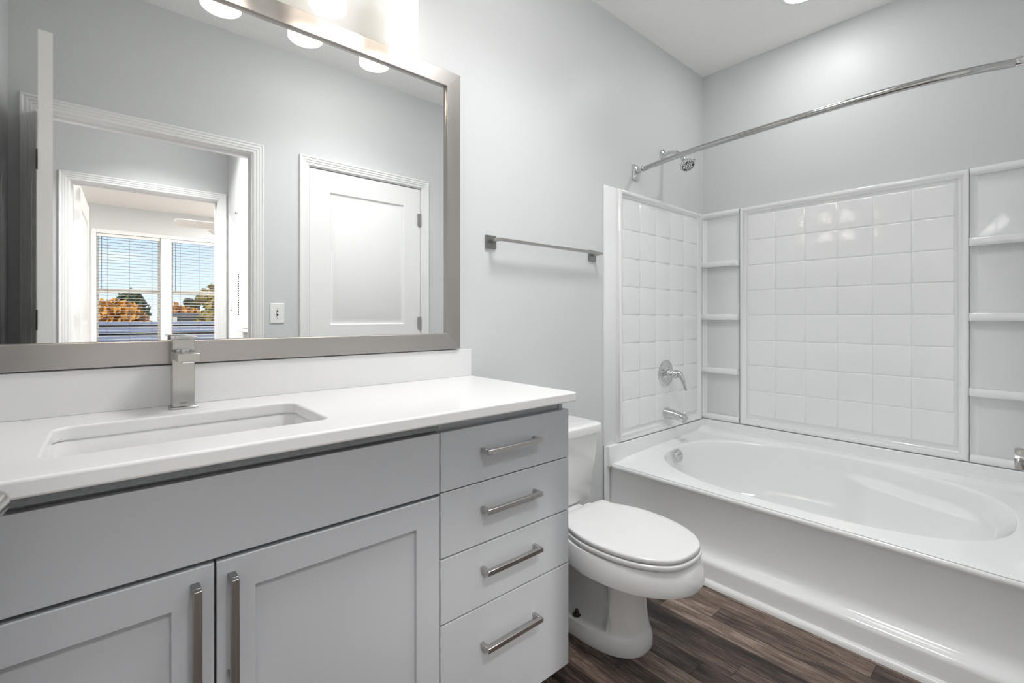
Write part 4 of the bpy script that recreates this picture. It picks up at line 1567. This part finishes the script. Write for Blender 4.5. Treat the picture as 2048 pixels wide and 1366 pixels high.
lowroof('long_roof_building', 'long building with a low blue grey roof just below the window', -14, 26, -34, -14, -1.9, 0.95)
hs = thing('dark_building', 'dark building with white corner trim beyond the grey roof', 'building', (8.5, -46, GZ))
bm = B(); box(bm, 4.1, 15, -49, -42, GZ, 1.35)
obj('wall', bm, M['siding'], hs)
bm = B()
for x in (4.1, 7.4, 11.4):
    bm = B(); box(bm, x - 0.16, x + 0.16, -41.99, -41.9, GZ, 1.2)
    obj('corner_trim', bm, M['whitewall'], hs)
bm = B(); box(bm, 3.8, 15.3, -49.3, -41.7, 1.35, 1.55)
obj('roof', bm, M['roofdark'], hs)


def tree(name, label, x, y, h, w, m, n=2600, leaf=0.30, seed=1, z0=0.35, group='trees beyond the bedroom window'):
    rnd = random.Random(seed)
    t = thing(name, label, 'tree', (x, y, GZ), group)
    bm = B()
    cyl(bm, (x, y, GZ), (x + 0.1, y, GZ + h * 0.8), 0.02 * h, 0.006 * h, n=8)
    for k in range(7):
        a = rnd.uniform(0, 6.28)
        zz = GZ + h * rnd.uniform(0.35, 0.7)
        cyl(bm, (x, y, zz), (x + math.cos(a) * w * 0.7, y + math.sin(a) * w * 0.7, zz + h * 0.2), 0.008 * h, 0.003 * h, n=6)
    obj('trunk', bm, M['bark'], t)
    bm = B()
    blobs = [(rnd.uniform(-0.6, 0.6) * w, rnd.uniform(-0.6, 0.6) * w, GZ + h * rnd.uniform(z0 + 0.1, 0.88), w * rnd.uniform(0.28, 0.5)) for _ in range(16)]
    for k in range(n):
        bx, by, bz, br = rnd.choice(blobs)
        v = Vector((rnd.gauss(0, 1), rnd.gauss(0, 1), rnd.gauss(0, 1))).normalized() * br * rnd.uniform(0.6, 1.05)
        c = Vector((x + bx, y + by, bz)) + v
        u = Vector((rnd.gauss(0, 1), rnd.gauss(0, 1), rnd.gauss(0, 1))).normalized()
        q = u.orthogonal().normalized()
        s = leaf * rnd.uniform(0.6, 1.3)
        bm.faces.new([bm.verts.new(c + u * s), bm.verts.new(c + q * s * 0.7), bm.verts.new(c - u * s), bm.verts.new(c - q * s * 0.7)])
    o = obj('foliage', bm, m, t)
    return t


kinds = [
    ('broad orange autumn tree over the grey roof, leftmost through the window', -6.0, -54, 8.3, 3.8, 'leaf_orange'),
    ('rounded orange tree next to the leftmost one beyond the roof', 1.0, -50, 8.2, 2.8, 'leaf_orange'),
    ('golden tree in the middle of the left window pane', 5.9, -56, 8.3, 2.2, 'leaf_orange'),
    ('dark evergreen rising above the golden trees', 1.6, -66, 10.2, 2.6, 'leaf_green'),
    ('slim dark evergreen to the right of the taller evergreen', 7.4, -64, 9.6, 1.7, 'leaf_green'),
    ('tall yellow green tree filling the right window', 7.2, -38, 9.6, 2.3, 'leaf_mix'),
    ('large rust coloured tree at the right edge of the window', 11.9, -36, 9.0, 2.2, 'leaf_orange'),
]
for i, (lab, x, y, h, w, m) in enumerate(kinds):
    nm = 'evergreen_tree' if m == 'leaf_green' else 'autumn_tree'
    tree(nm, lab, x, y, h, w, M[m], seed=i + 3, leaf=0.34 if m != 'leaf_green' else 0.3)
# bare branches close to the right window
rnd = random.Random(5)
t = thing('bare_tree', 'bare reddish branches rising in front of the right window', 'tree', (5.3, -17.5, GZ))
bm = B()


def branch(p, d, L, r, dep):
    q = p + d * L
    cyl(bm, p, q, r, r * 0.6, n=5, cap=False)
    if dep == 0:
        return
    for _ in range(3 if dep > 2 else 3):
        nd = (d + Vector((rnd.uniform(-0.6, 0.6), rnd.uniform(-0.6, 0.6), rnd.uniform(-0.2, 0.5)))).normalized()
        branch(p.lerp(q, rnd.uniform(0.5, 1.0)), nd, L * 0.68, r * 0.55, dep - 1)


branch(Vector((5.3, -17.5, GZ)), Vector((0, 0, 1)), 3.8, 0.10, 5)
obj('branches', bm, M['bark'], t)
